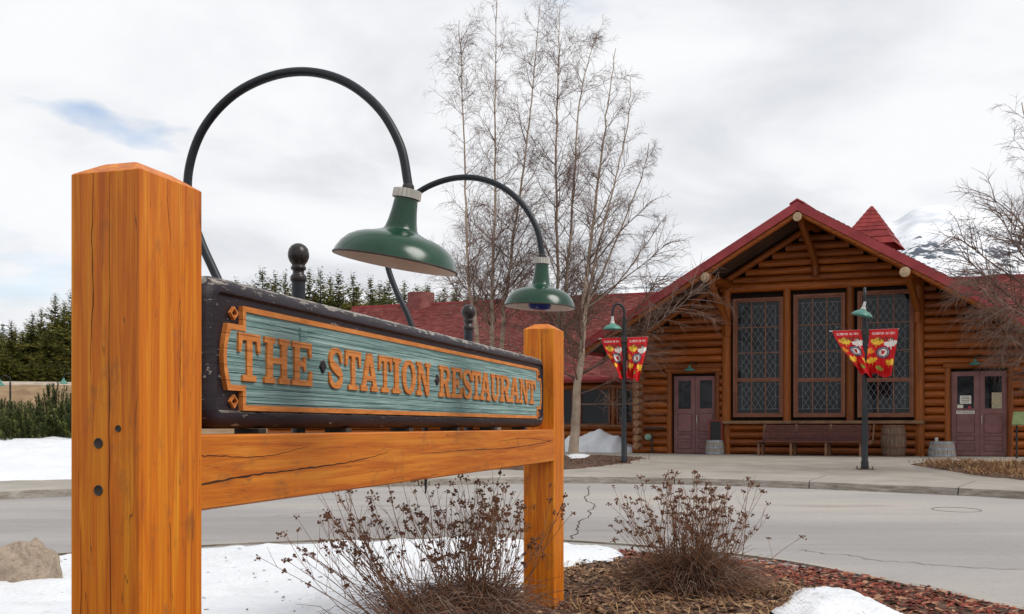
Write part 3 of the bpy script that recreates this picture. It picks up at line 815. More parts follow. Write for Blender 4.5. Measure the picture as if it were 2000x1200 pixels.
for s in (sx(583, -.229), sx(915, -.229)):
    m = MB(); m.tube([S(s, -.229, -.20), S(s, -.229, .605)], 0.028, 18); g = m.build('finial_pole', 'arm_paint', sign, smooth=50)
    M = Matrix.Translation(S(s, -.229, 0.60))
    m = MB(); m.lathe([(.031, 0), (.034, .006), (.034, .020), (.031, .026), (.024, .034), (.023, .046), (.031, .052), (.032, .06), (.027, .067), (.028, .073), (.037, .085), (.0435, .103), (.044, .118), (.040, .136), (.030, .150), (.015, .159), (.001, .161)], M, 24, True)
    m.build('ball_finial', 'finial_black', g, smooth=60)

# ---------------------------------------------------------------- the log station
def m_log(name, c1, c2, c3, rot):
    t = NT(name); v = t.coords((1.2, 0.06, 0.06), rot)
    n1 = t.noise(v, 1.5, 6, 0.62, 0.5)
    col = t.ramp(n1, [(0.28, c1), (0.5, c2), (0.72, c3)])
    oi = t.n('ShaderNodeObjectInfo')
    col = t.mix(1.0, col, t.ramp(oi.outputs['Random'], [(0, (0.55, 0.52, 0.50)), (1, WHT)]), 'MULTIPLY')
    n2 = t.noise(t.coords((0.5, 0.12, 0.12), rot), 2.0, 5, 0.7)
    col = t.mix(t.ramp(n2, [(0.58, BLK), (0.75, (0.7, 0.7, 0.7))]), col, srgb(48, 30, 18))
    t.bump(n1, 0.3, 0.01); return t.done(col, 0.5, 0.35)
BETA = math.atan(F / 5130); GAM = math.atan(1230 / F)
BT = Vector((math.cos(BETA), -math.sin(BETA), 0)); BO = Vector((-math.sin(GAM), -math.cos(GAM), 0))
P0 = at(1510, HZ, 32.0); P0.z = 0
ROT_T = (0, 0, -BETA)
m_log('log_wood', srgb(98, 46, 11), srgb(150, 77, 19), srgb(184, 103, 34), ROT_T)
m_log('log_upright', srgb(108, 53, 11), srgb(144, 76, 18), srgb(168, 94, 28), ROT_Z)
m_plain('log_end', srgb(120, 84, 58), srgb(158, 120, 88), 9, rough=0.8)
m_plain('purlin_end', srgb(172, 146, 116), srgb(196, 172, 142), 12, rough=0.8)
m_plain('backing_dark', srgb(30, 20, 14), srgb(44, 30, 20), 5, rough=0.95)
m_plain('soffit_brown', srgb(66, 46, 36), srgb(84, 60, 46), 3, rough=0.8)
m_plain('fascia_red', srgb(138, 44, 48), srgb(160, 60, 64), 2, rough=0.55, bump=0.1)
m_plain('window_trim', srgb(112, 66, 46), srgb(134, 84, 60), 4, rough=0.6)
m_plain('muntin_brown', srgb(118, 78, 60), srgb(138, 96, 74), 4, rough=0.6)
m_plain('sill_wood', srgb(112, 80, 56), srgb(138, 104, 76), 4, rough=0.7)
m_plain('lead_grey', srgb(126, 132, 136), srgb(150, 156, 160), 10, rough=0.5)
m_plain('door_plum', srgb(112, 74, 74), srgb(130, 90, 88), 3, rough=0.55)
m_plain('door_groove_shade', srgb(52, 28, 30), srgb(64, 36, 38), 3, rough=0.7)
m_plain('paper_white', srgb(206, 202, 190), srgb(222, 218, 206), 6, rough=0.8)
m_plain('print_black', srgb(30, 30, 30), srgb(36, 36, 36), 6, rough=0.8)
t_ = NT('glass_dark'); t_.bump(t_.noise(t_.coords((1, 1, 1)), 2.5, 3), 0.12, 0.02); t_.done((0.005, 0.006, 0.008, 1), 0.05, 0.28)
def m_map():
    t = NT('map_print'); v = t.coords((1, 1, 1)); n = t.noise(v, 30, 5, 0.7)
    t.done(t.ramp(n, [(0.35, srgb(90, 110, 120)), (0.48, srgb(150, 150, 120)), (0.55, srgb(196, 176, 140)), (0.66, srgb(150, 92, 70))]), 0.6)
m_map()

def B(t, o, z): return P0 + BT * t + BO * o + UP * z
def bt(px, o=0.0):
    u = (px - 1000) / F; A = P0 + BO * o; return (u * A.y - A.x) / (BT.x - u * BT.y)
def bY(t, o=0.0): return P0.y + BT.y * t + BO.y * o
def bz(px, py, o=0.0): return (HZ - py) / F * bY(bt(px, o), o)
GZ = -0.92
st = thing('station_building', 'log station building with red shingled gable roof and leaded windows', 'building', B(1.36, 0, GZ))
TC, ZA, SLP, HW, OV = 1.357, 6.74, 0.60, 6.9, 2.12
def roof_u(t): return ZA - 0.36 - SLP * abs(t - TC)       # underside at a given place
TL, TR = bt(1252), 8.6
def log(t0, t1, o, z, r, mat='log_wood', nm='log', n=12):
    m = MB(); k = max(2, int((t1 - t0) / 1.2) + 1); rr = random.Random(int((t0 * 31 + z * 77 + o * 13) * 100))
    pts = [B(lerp(t0, t1, i / k), o + rr.uniform(-.006, .006), z + rr.uniform(-.006, .006)) for i in range(k + 1)]
    m.tube(pts, [r * rr.uniform(.96, 1.03) for _ in pts], n); return m.build(nm, mat, st, smooth=50)
def upright(t, o, z0, z1, r, nm='column', mat='log_upright'):
    m = MB(); m.tube([B(t, o, z0), B(t, o, (z0 + z1) / 2), B(t, o, z1)], [r, r * .985, r * .96], 16); return m.build(nm, mat, st, smooth=50)
# dark backing wall added behind the logs to stop light leaks
core = MB()
core.prism([[(TL, GZ - .1), (TR, GZ - .1), (TR, roof_u(TR)), (TC, roof_u(TC) + .1), (TL, roof_u(TL))]], lambda t, z, d: B(t, d, z), -0.30, -0.10)
core.build('log_backing', 'backing_dark', st, fix=True)
PIT = 0.25
cl, c2, c3, cr = bt(1421), bt(1539), bt(1662), bt(1797)          # bay columns
ld0, ld1, rd0, rd1 = bt(1309), bt(1403), bt(1851), bt(1974)      # door posts
zdl, zdr = bz(1357, 729), bz(1912, 719)                          # door heads
zsill, zhead = bz(1600, 822), bz(1600, 568)
row = 0
z = GZ + 0.125
while z < ZA - 0.6:
    tl, trr = TL, TR
    span = (roof_u(0) - z)
    half = (ZA - 0.36 - z - 0.10) / SLP
    tl, trr = max(TL - (0.28 if z < 2.4 else 0.0), TC - half), min(TR, TC + half)
    segs = []
    if z < zsill - 0.05: segs = [(tl, ld0), (ld1, cl), (cl, cr), (cr, rd0), (rd1, trr)]
    elif z < zdl + .02: segs = [(tl, ld0), (ld1, cl), (cr, rd0), (rd1, trr)]
    elif z < zhead + 0.02: segs = [(tl, cl), (cr, trr)]
    else: segs = [(tl, trr)]
    for a, b in segs:
        if b - a > 0.12:
            bay = (a == cl and b == cr)
            log(a + (0.06 if bay else 0), b - (0.06 if bay else 0), (0.10 if bay else 0.0) + rnd.uniform(-.015, .02), z + rnd.uniform(-.008, .008), rnd.uniform(.115, .129))
    if z < 2.3 and row > -1:                                      # side wall log ends at the corner
        m = MB(); m.tube([B(TL - .02, 0.36, z + .125), B(TL - .02, -0.3, z + .125)], 0.118, 14)
        m.build('log_end', 'log_end', st, smooth=40)
    z += PIT; row += 1
# columns, sill, door posts
for c in (cl, c2, c3, cr): upright(c, 0.10, GZ if c in (cl, cr) else zsill - .02, zhead + 0.1, 0.15 if c in (cl, cr) else 0.125)
m = MB(); m.bbox(B(cl - .16, 0.42, zsill - 0.10), BT * (cr - cl + .32), BO * -0.45, UP * 0.10, 0.012); m.build('window_sill', 'sill_wood', st)
for a, zt in ((ld0, zdl), (ld1, zdl), (rd0, zdr), (rd1, zdr)): upright(a, 0.06, GZ, zt + .02, 0.095, 'door_post')
log(ld0 - .12, ld1 + .12, 0.07, zdl + 0.08, 0.10, nm='lintel'); log(rd0 - .12, rd1 + .12, 0.07, zdr + 0.08, 0.10, nm='lintel')
log(cl - .1, cr + .1, 0.10, zhead + 0.17, 0.14, nm='lintel')
# windows
def rectbox(px0, px1, py0, py1, o0, o1, name, mat, parent, pad=0.0):
    t0, t1 = bt(px0, o1), bt(px1, o1); pc = (px0 + px1) / 2; z0, z1 = bz(pc, py1, o1), bz(pc, py0, o1)
    m = MB(); m.box(B(t0 - pad, o0, z0 - pad), BT * (t1 - t0 + 2 * pad), BO * (o1 - o0), UP * (z1 - z0 + 2 * pad)); return m.build(name, mat, parent)
def ringbox(t0, t1, z0, z1, w, o0, o1, name, mat, parent):
    m = MB(); m.prism([[(t0, z0), (t1, z0), (t1, z1), (t0, z1)], [(t0 + w, z0 + w), (t1 - w, z0 + w), (t1 - w, z1 - w), (t0 + w, z1 - w)]], lambda t, zz, d: B(t, d, zz), o0, o1)
    return m.build(name, mat, parent, fix=True)
def lattice(t0, t1, z0, z1, o, dw, dh, w, skip):
    m = MB()
    def seg(a, b):
        d = Vector((b[0] - a[0], b[1] - a[1])); L = d.length
        if L < 0.02: return
        nx, nz = -d.y / L * w, d.x / L * w
        m.quad(B(a[0] - nx, o, a[1] - nz), B(b[0] - nx, o, b[1] - nz), B(b[0] + nx, o, b[1] + nz), B(a[0] + nx, o, a[1] + nz))
    x0, x1, y0, y1 = t0 + skip, t1 - skip, z0 + (skip if z1 - z0 < 1.6 else 0.0), z1 - (skip if z1 - z0 >= 1.6 else 0.0)
    k = dh / dw; c = y0 - k * x1; 
    for sgn in (1, -1):
        cs = [(y - sgn * k * x) for x in (x0, x1) for y in (y0, y1)]
        v = math.floor(min(cs) / dh) * dh
        while v < max(cs):
            pts = []
            for x in (x0, x1):
                y = v + sgn * k * x
                if y0 <= y <= y1: pts.append((x, y))
            for y in (y0, y1):
                x = (y - v) / (sgn * k)
                if x0 < x < x1: pts.append((x, y))
            if len(pts) >= 2: seg(pts[0], pts[1])
            v += dh
    for a, b in (((x0, y0), (x0, y1)), ((x1, y0), (x1, y1)), ((x0, y0), (x1, y0)), ((x0, y1), (x1, y1))): seg(a, b)
    yy = y0
    while yy < y1:                                                  # short leads of the plain border strip
        seg((t0, yy), (x0, yy)); seg((x1, yy), (t1, yy)); yy += dh * 1.35
    return m
for wi, (p0, p1, ptop) in enumerate(((1432, 1530, 582), (1550, 1651, 574), (1675, 1785, 567))):
    t0, t1 = bt(p0, .1), bt(p1, .1); zt, zb2, zm = bz((p0 + p1) / 2, ptop, .1), bz((p0 + p1) / 2, 815, .1), bz((p0 + p1) / 2, 742, .1)
    w = ringbox(t0, t1, zb2, zt, 0.075, 0.0, 0.12, 'window', 'window_trim', st)
    w['label'] = ('left', 'middle', 'right')[wi] + ' tall leaded window of the three beside the bench'
    ringbox(t0 + .075, t1 - .075, zm, zt - .075, 0.055, 0.015, 0.085, 'upper_sash', 'window_trim', w)
    ringbox(t0 + .075, t1 - .075, zb2 + .075, zm - .004, 0.055, 0.015, 0.095, 'lower_sash', 'window_trim', w)
    for za, zb_, rows in ((zb2 + .13, zm - .06, 1), (zm + .055, zt - .13, 3)):
        a, b = t0 + .13, t1 - .13
        m = MB(); m.quad(B(a, .03, za), B(b, .03, za), B(b, .03, zb_), B(a, .03, zb_)); m.build('pane', 'glass_dark', w)
        lattice(a, b, za, zb_, 0.036, 0.185, 0.295, 0.0032, 0.13).build('lead_lattice', 'lead_grey', w)
        for k in (1, 2):
            m = MB(); x = lerp(a, b, k / 3); m.box(B(x - .014, .025, za), BT * .028, BO * .035, UP * (zb_ - za)); m.build('muntin', 'muntin_brown', w)
        for k in range(1, rows):
            m = MB(); y = lerp(za, zb_, k / rows); m.box(B(a, .026, y - .013), BT * (b - a), BO * .033, UP * .026); m.build('muntin', 'muntin_brown', w)
# doors
def doorleaf(px0, px1, ptop, pbot, g0, g1, gt, gb, lab):
    o = 0.0
    t0, t1 = bt(px0), bt(px1); pc = (px0 + px1) / 2; z0, z1 = GZ + .02, bz(pc, ptop)
    a, b = bt(g0), bt(g1); za, zb_ = bz(pc, gb), bz(pc, gt)
    m = MB(); m.prism([[(t0, z0), (t1, z0), (t1, z1), (t0, z1)], [(a, za), (b, za), (b, zb_), (a, zb_)]], lambda t, zz, d: B(t, d, zz), -0.06, o)
    d = m.build('door', 'door_plum', st, fix=True); d['label'] = lab
    m = MB(); m.quad(B(a, -.02, za), B(b, -.02, za), B(b, -.02, zb_), B(a, -.02, zb_)); m.build('pane', 'glass_dark', d)
    h = za - 0.12 - z0
    for lo, hi in ((0.52, 0.97), (0.34, 0.46), (0.10, 0.28)):      # panels: dark frame paints the shade of recessed grooves, raised field inside
        ringbox(a - .03, b + .03, z0 + h * lo, z0 + h * hi, 0.014, -.01, .002, 'groove_shade', 'door_groove_shade', d)
        m = MB(); m.box(B(a + .0, -.01, z0 + h * lo + .03), BT * (b - a), BO * .014, UP * (h * (hi - lo) - .06)); m.build('panel', 'door_plum', d)
    return d
doorleaf(1316.5, 1357.5, 735, 885, 1325, 1349.5, 744, 799, 'left leaf of the plum double door beside the bench')
d2 = doorleaf(1358.2, 1400, 735, 885, 1366.5, 1391, 743, 798, 'right leaf of the plum double door beside the bench')
d3 = doorleaf(1858, 1913.5, 726, 897, 1869.5, 1902, 735, 798, 'left leaf of the entrance door with notices')
d4 = doorleaf(1914.2, 1968, 725, 897, 1923.5, 1957, 735, 798, 'right leaf of the entrance door with a map poster')
def sheet(px0, px1, py0, py1, mat, par, nm, o=0.02):
    m = MB(); pc = (px0 + px1) / 2; m.box(B(bt(px0), o - .004, bz(pc, py1)), BT * (bt(px1) - bt(px0)), BO * .006, UP * (bz(pc, py0) - bz(pc, py1))); return m.build(nm, mat, par)
sheet(1868, 1903.6, 802.5, 808.8, 'paper_white', d3, 'entrance_plate', .012)
sheet(1875, 1897, 773, 789, 'paper_white', d3, 'notice'); sheet(1870, 1881.6, 791, 797.5, 'paper_white', d3, 'notice')
for k, (a, b) in enumerate(((1879, 1893), (1877.5, 1894.5), (1877.5, 1894), (1879, 1893))):
    sheet(a, b, 775.5 + 3.2 * k, 776.4 + 3.2 * k, 'print_black', d3, 'printed_line', .0235)
m = MB(); m.prism([[(bt(1889), bz(1893, 798)), (bt(1898.5), bz(1893, 798)), (bt(1893.8), bz(1893, 791.5))]], lambda t, zz, d: B(t, d, zz), .012, .02); m.build('warning_triangle', 'fascia_red', d3, fix=True)
sheet(1937, 1957, 767, 798, 'map_print', d4, 'poster')
# raised lettering ENTRANCE
cu = bpy.data.curves.new('entrance_text', 'FONT'); cu.body = 'ENTRANCE'; cu.size = 1.0; cu.align_x = 'CENTER'; cu.align_y = 'CENTER'
to = bpy.data.objects.new('tmp_text', cu); COL.objects.link(to); bpy.context.view_layer.update()
tm = bpy.data.meshes.new_from_object(to.evaluated_get(bpy.context.evaluated_depsgraph_get()))
bpy.data.objects.remove(to)
xs = [v.co.x for v in tm.vertices]; ys = [v.co.y for v in tm.vertices]
pc = 1885.8; ta, tb = bt(1870.5), bt(1901.5); za, zb_ = bz(pc, 807.6), bz(pc, 803.6)
m = MB(); m.v = [tuple(B(lerp(ta, tb, (v.co.x - min(xs)) / (max(xs) - min(xs))), .0165, lerp(za, zb_, (v.co.y - min(ys)) / (max(ys) - min(ys))))) for v in tm.vertices]
m.f = [tuple(p.vertices) for p in tm.polygons]; m.build('lettering', 'print_black', d3)
for d, px in ((d4, 1918), (d2, 1362)):
    m = MB(); p = B(bt(px), .06, bz(px, 822)); m.tube([B(bt(px), .0, bz(px, 812)), B(bt(px), .06, bz(px, 812.5)), p, B(bt(px), .06, bz(px, 827)), B(bt(px), 0, bz(px, 827.5))], .013, 8); m.build('handle', 'cap_alu', d, smooth=50)
# wall lamps over the doors
def walllamp(px, py, lab):
    t = bt(px, .4); z = bz(px, py, .4); g = thing('wall_lamp', lab, 'lamp', B(t, .1, z + .1))
    m = MB(); m.tube(catmull([B(t + .12, .1, z + .17), B(t + .12, .25, z + .24), B(t + .03, .38, z + .22), B(t, .4, z + .12)], 5), .018, 8); m.build('arm', 'arm_paint', g, smooth=50)
    m = MB(); m.lathe([(.02, .14), (.035, .12), (.045, .06), (.10, .035), (.16, .01), (.185, -.04)], Matrix.Translation(B(t, .4, z)), 24); m.build('shade', 'street_green', g, smooth=50)
m_plain('street_green', srgb(62, 116, 104), srgb(84, 138, 124), 5, rough=0.35)
walllamp(1347, 722, 'small green wall lamp above the double door beside the bench'); walllamp(1905, 710, 'small green wall lamp above the entrance door with notices')
# gable: purlins, braces, rafters, roof
def shingles(parent, corner, along, L, up, H, exp=0.15, wid=0.24, name='shingles', seed=1, cols=None):
    m = MB(); m.c = []; r = random.Random(seed); nrm = along.cross(up).normalized()
    if nrm.z < 0: nrm = -nrm
    nc = int(H / exp); cols = cols or [srgb(138, 70, 66), srgb(148, 80, 75), srgb(130, 64, 61), srgb(156, 90, 84), srgb(142, 76, 71)]
    for c in range(nc):
        x = -r.random() * wid
        while x < L:
            w = wid * r.uniform(.6, 1.3); a, b = max(x, 0), min(x + w - .006, L)
            if b > a:
                th = 0.034 + r.uniform(0, .010); y0 = c * exp - r.uniform(0, .02); y1 = (c + 1) * exp + .03
                p = [corner + along * a + up * y0, corner + along * b + up * y0, corner + along * b + up * y1, corner + along * a + up * y1]
                q = [p[0] + nrm * th, p[1] + nrm * th, p[2] + nrm * .006, p[3] + nrm * .006]
                m.add(q + [p[0], p[1]], [(0, 1, 2, 3), (4, 5, 1, 0)])
                k = cols[r.randrange(len(cols))]; v = r.uniform(.9, 1.06); k = (k[0] * v, k[1] * v, k[2] * v)
                m.c += [k, k]
            x += w
    o = m.build(name, 'shingle_red', parent); o['kind'] = 'stuff'; return o
DEP = 15.0
rf = MB()
for sg in (-1, 1):
    e = TC + sg * HW; ze = ZA - SLP * HW
    a = [B(TC, OV - .02, ZA - .05), B(e, OV - .02, ze - .05), B(e, -DEP, ze - .05), B(TC, -DEP, ZA - .05)]
    b = [p - UP * 0.10 for p in a]
    rf.box8(b + a)
roof = rf.build('roof', 'soffit_brown', st, fix=True)
for sg in (-1, 1):
    up = (BT * -sg + UP * SLP).normalized(); e = TC + sg * HW
    shingles(roof, B(e, OV, ZA - SLP * HW - .045), -BO, DEP + OV, up, HW * math.sqrt(1 + SLP ** 2), .16, .26, 'shingles', 5 + sg)
    m = MB(); o0 = OV; h = 0.29
    m.box8([B(TC, o0 + .002, ZA - h - .02), B(e, o0 + .002, ZA - SLP * HW - h - .02), B(e, o0 + .05, ZA - SLP * HW - h - .02), B(TC, o0 + .05, ZA - h - .02),
            B(TC, o0 + .002, ZA - .025), B(e, o0 + .002, ZA - SLP * HW - .025), B(e, o0 + .05, ZA - SLP * HW - .025), B(TC, o0 + .05, ZA - .025)])
    m.build('fascia_board', 'fascia_red', roof, fix=True)
    # lighter barge rafter under the fascia, rafter against the wall, eave fascia
    for oo, rr, dz in ((OV - .10, .085, .36), (0.16, .10, .34)):
        m = MB(); m.tube([B(TC, oo, ZA - dz), B(e, oo, ZA - SLP * HW - dz)], rr, 10); m.build('rafter', 'log_wood', st, smooth=50)
    m = MB(); m.box(B(e, OV, ZA - SLP * HW - .26), BT * .03 * sg, BO * -(DEP + OV), UP * .2); m.build('eave_board', 'fascia_red', roof)
m = MB()
for sg in (-1, 1):
    m.box8([B(TC, OV + .06, ZA + .0), B(TC + sg * .22, OV + .06, ZA - .13), B(TC + sg * .22, -DEP, ZA - .13), B(TC, -DEP, ZA), B(TC, OV + .06, ZA + .05), B(TC + sg * .22, OV + .06, ZA - .085), B(TC + sg * .22, -DEP, ZA - .085), B(TC, -DEP, ZA + .05)])
m.build('ridge_cap', 'fascia_red', roof, fix=True)
for tp, zp, rr, zf in ((TC, ZA - .50, .135, bz(1596, 528)), (bt(1425), None, .15, bz(1420, 645)), (bt(1795), None, .15, bz(1795, 618))):
    if zp is None: zp = ZA - .52 - SLP * abs(tp - TC)
    m = MB(); m.tube([B(tp, OV + .04, zp), B(tp, OV - 1, zp), B(tp, -.1, zp)], [rr, rr, rr * .97], 16, cap=False); pu = m.build('purlin', 'log_wood', st, smooth=60)
    m = MB(); M = frame_at(B(tp, OV + .041, zp), BO); m.lathe([(rr, 0), (rr * .9, .012), (.001, .014)], M, 16); m.build('sawn_end', 'purlin_end', pu, smooth=40)
    m = MB(); m.tube([B(tp, OV - .35, zp - .05), B(tp, 0.32, zf + .28), B(tp, .16, zf + .02)], [.11, .105, .10], 12); m.build('brace', 'log_upright', st, smooth=50)
    m = MB(); m.tube([B(tp, .20, zf - .22), B(tp, .20, zf + .1)], [.11, .13], 12); m.build('brace_foot', 'log_upright', st, smooth=50)
# side walls of the gabled hall
for tt in (TL, TR):
    m = MB(); m.prism([[(0.0, GZ - .1), (-DEP, GZ - .1), (-DEP, roof_u(tt)), (0.0, roof_u(tt))]], lambda o, zz, d: B(tt + d, o - .12, zz), -0.1, 0.1); m.build('side_wall', 'log_wood', st, fix=True)
# wings either side
WO, EZ, RZ, RO = -3.0, 1.77, 5.62, -8.78
def wing(t0, t1, seed):
    L = t1 - t0; up = (B(0, RO, RZ) - B(0, WO + .8, EZ)); H = up.length; up.normalize()
    r0, r1 = (t0, TC - .1) if seed == 21 else (TC + .1, t1)          # the roofs run on into the hall roof and meet it in valleys
    m = MB(); a = [B(r0, WO + .8, EZ - .03), B(r1, WO + .8, EZ - .03), B(r1, RO, RZ - .03), B(r0, RO, RZ - .03)]; m.box8([p - UP * .1 for p in a] + a)
    a = [B(r0, RO, RZ - .03), B(r1, RO, RZ - .03), B(r1, 2 * RO - WO - .8, EZ - .03), B(r0, 2 * RO - WO - .8, EZ - .03)]; m.box8([p - UP * .1 for p in a] + a)
    w = m.build('roof', 'soffit_brown', st, fix=True)
    shingles(w, B(r0, WO + .8, EZ - .02), BT, r1 - r0, up, H, .11, .2, 'shingles', seed)
    m = MB(); m.box(B(t0, WO + .80, EZ - .17), BT * L, BO * .035, UP * .16); m.build('fascia_board', 'fascia_red', w)
    m = MB(); m.box(B(t0, WO + .84, EZ - .09), BT * L, BO * .11, UP * .10); m.build('gutter', 'fascia_red', w)
    m = MB(); m.box(B(r0, RO + .14, RZ - .07), BT * (r1 - r0), BO * -.28, UP * .10); m.build('ridge_cap', 'fascia_red', w)
    m = MB(); m.prism([[(WO, GZ - .1), (2 * RO - WO, GZ - .1), (2 * RO - WO, EZ + .2), (RO, RZ - .2), (WO, EZ + .2)]], lambda o, zz, d: B((t0 + .3 if seed == 21 else t1 - .3) + d, o, zz), -.1, .1); m.build('gable_wall', 'log_wood', st, fix=True)
    m = MB(); m.box(B(t0 + .3, WO - .12, GZ - .1), BT * (L - .6), BO * -.15, UP * (EZ - GZ + .1)); m.build('log_backing', 'backing_dark', st)  # dark backing added behind the wing logs against light leaks
    z = GZ + .125; k = 0
    while z < EZ + .05:
        if z < 0.05 or z > 1.42: log(t0 + .3, t1 - .02, WO, z, .122)
        z += PIT
    return w
lw = wing(-22.0, TL, 21); wing(TR, TR + 13.5, 22)
def wing_window(ta, tb, za, zb_):
    w = ringbox(ta, tb, za, zb_, .06, WO - .05, WO + .08, 'window', 'window_trim', st)
    m = MB(); m.quad(B(ta + .05, WO, za + .05), B(tb - .05, WO, za + .05), B(tb - .05, WO, zb_ - .05), B(ta + .05, WO, zb_ - .05)); m.build('pane', 'glass_dark', w)
ta = bt(1242, WO)
wing_window(bt(1206, WO), ta, .07, 1.42); wing_window(bt(1134, WO), bt(1193, WO), .02, 1.42)
upright(bt(1199.5, WO), WO + .02, 0.0, 1.5, .10, 'window_post')
tt = bt(1134, WO) - .25
while tt > -21.2:
    upright(tt + .12, WO + .02, 0.0, 1.5, .10, 'window_post'); wing_window(tt - 1.15, tt, .02, 1.42); tt -= 1.4
m = MB(); m.box(B(-21.7, WO + .16, -.03), BT * (TL + 21.6), BO * -.26, UP * .06); m.build('window_sill', 'sill_wood', st)
m_plain('chimney_red', srgb(112, 60, 58), srgb(140, 84, 78), 3, rough=.8)
# chimney on the wing ridge, louvred turret behind the gable
q = bt(822, RO); m = MB(); m.tube([B(q, RO, RZ - .5), B(q, RO, RZ + .50)], .62, 20); m.build('chimney', 'chimney_red', lw, smooth=40)
tq = bt(1703, -8.0); Yq = bY(tq, -8.0); hz = lambda py: (HZ - py) / F * Yq
def frus(z0, z1, a0, a1, n, seed, par, nm):
    m = MB(); m.c = []; r = random.Random(seed)
    for i in range(n):
        za, zb_ = lerp(z0, z1, i / n), lerp(z0, z1, (i + 1) / n + .04); wa, wb = lerp(a0, a1, i / n) + .055, lerp(a0, a1, (i + 1) / n) + .01
        for s in range(4):
            k0 = [(-1, -1), (1, -1), (1, 1), (-1, 1)][s]; k1 = [(1, -1), (1, 1), (-1, 1), (-1, -1)][s]
            nn = 5
            for j in range(nn):
                f0, f1 = j / nn, (j + 1) / nn
                P = lambda f, w, zz: B(tq + lerp(k0[0], k1[0], f) * w, -8.0 - lerp(k0[1], k1[1], f) * -w, zz)
                m.quad(P(f0, wa, za), P(f1, wa, za), P(f1, wb, zb_), P(f0, wb, zb_)); v = r.uniform(.8, 1.15); c = srgb(146, 56, 56); m.c.append((c[0] * v, c[1] * v, c[2] * v))
    return m.build(nm, 'shingle_red', par)
px_m = Yq / F
tur = MB(); w0 = 34 * px_m
tur.box8([B(tq + a * w0, -8 + b * w0, 4.0) for a, b in ((-1, 1), (1, 1), (1, -1), (-1, -1))] + [B(tq + a * w0, -8 + b * w0, hz(470)) for a, b in ((-1, 1), (1, 1), (1, -1), (-1, -1))])
tu = tur.build('turret', 'fascia_red', st, fix=True)
frus(hz(484), hz(455), 49 * px_m, 32 * px_m, 2, 1, tu, 'turret_skirt'); frus(hz(455), hz(405), 32 * px_m, .02, 6, 2, tu, 'turret_roof')
# standpipe on the wall beside the door
m_plain('valve_green', srgb(110, 140, 124), srgb(140, 166, 148), 9, rough=0.6)
g = thing('hose_connection', 'green fire hose connection on the log wall beside the log corner', 'hydrant', B(bt(1270), .1, GZ))
m = MB(); M = frame_at(B(bt(1270), .14, bz(1270, 854)), BO); m.lathe([(.001, .16), (.07, .16), (.09, .14), (.09, .08), (.11, .06), (.11, .0)], M, 20); m.build('coupling', 'valve_green', g, smooth=40)
m = MB(); m.tube([B(bt(1277), .16, bz(1277, 848)), B(bt(1277), .16, GZ)], .03, 10); m.build('pipe', 'bolt_dark', g, smooth=50)
m = MB(); m.box(B(bt(1264), .13, bz(1280, 838)), BT * (bt(1301) - bt(1264)), BO * .05, UP * .05); m.build('rail', 'arm_paint', g)

# ---------------------------------------------------------------- things in front of the station
m_plain('bench_wood', srgb(70, 36, 34), srgb(98, 56, 52), 5, rough=0.5, stretch=(1, .2, .2))
m_plain('bench_leg', srgb(96, 66, 48), srgb(124, 90, 66), 5, rough=0.7)
bo = 1.35; b0_, b1_ = bt(1481, bo), bt(1699, bo)
bench = thing('bench', 'long dark red slatted bench below the leaded windows', 'bench', B((b0_ + b1_) / 2, bo, GZ))
for k in range(9):
    m = MB(); zz = GZ + .47 + .054 * k; oo = bo - .30 - .018 * k; m.bbox(B(b0_ + .06, oo, zz), BT * (b1_ - b0_ - .12), BO * .03, UP * .043, .004); m.build('back_slat', 'bench_wood', bench)
for k in range(6):
    m = MB(); oo = bo + .22 - .085 * k; m.bbox(B(b0_, oo, GZ + .415 + .004 * (5 - k) * 0 + .004 * k * -1), BT * (b1_ - b0_), BO * -.07, UP * .035, .004); m.build('seat_slat', 'bench_wood', bench)
for px in (1485, 1548, 1616, 1683):
    t = bt(px, bo); m = MB()
    m.prism([[(.22, 0), (.14, 0), (.12, .2), (.10, .36), (-.20, .36), (-.22, 0), (-.32, 0), (-.34, .40), (-.46, .95), (-.42, .97), (-.30, .44), (.20, .40), (.20, .2)]], lambda o, zz, d: B(t + d, bo + o, GZ + zz), -.03, .03); m.build('leg', 'bench_leg', bench, fix=True)
m = MB(); m.prism([[(.24, .36), (-.34, .40), (-.50, 1.0), (-.42, 1.02), (-.26, .52), (.24, .46)]], lambda o, zz, d: B(b1_ + .03 + d, bo + o, GZ + zz), -.02, .02); m.build('end_panel', 'bench_leg', bench, fix=True)
m_plain('barrel_oak', srgb(84, 66, 52), srgb(118, 96, 78), 6, rough=0.75, stretch=(.2, .2, 1.5))
m_plain('barrel_grey', srgb(122, 112, 104), srgb(160, 152, 144), 6, rough=0.8, stretch=(.2, .2, 1.5))
m_plain('hoop_rust', srgb(78, 50, 42), srgb(104, 70, 58), 10, rough=0.6); m_plain('hoop_zinc', srgb(118, 126, 134), srgb(150, 158, 164), 10, rough=0.45, metal=.4)
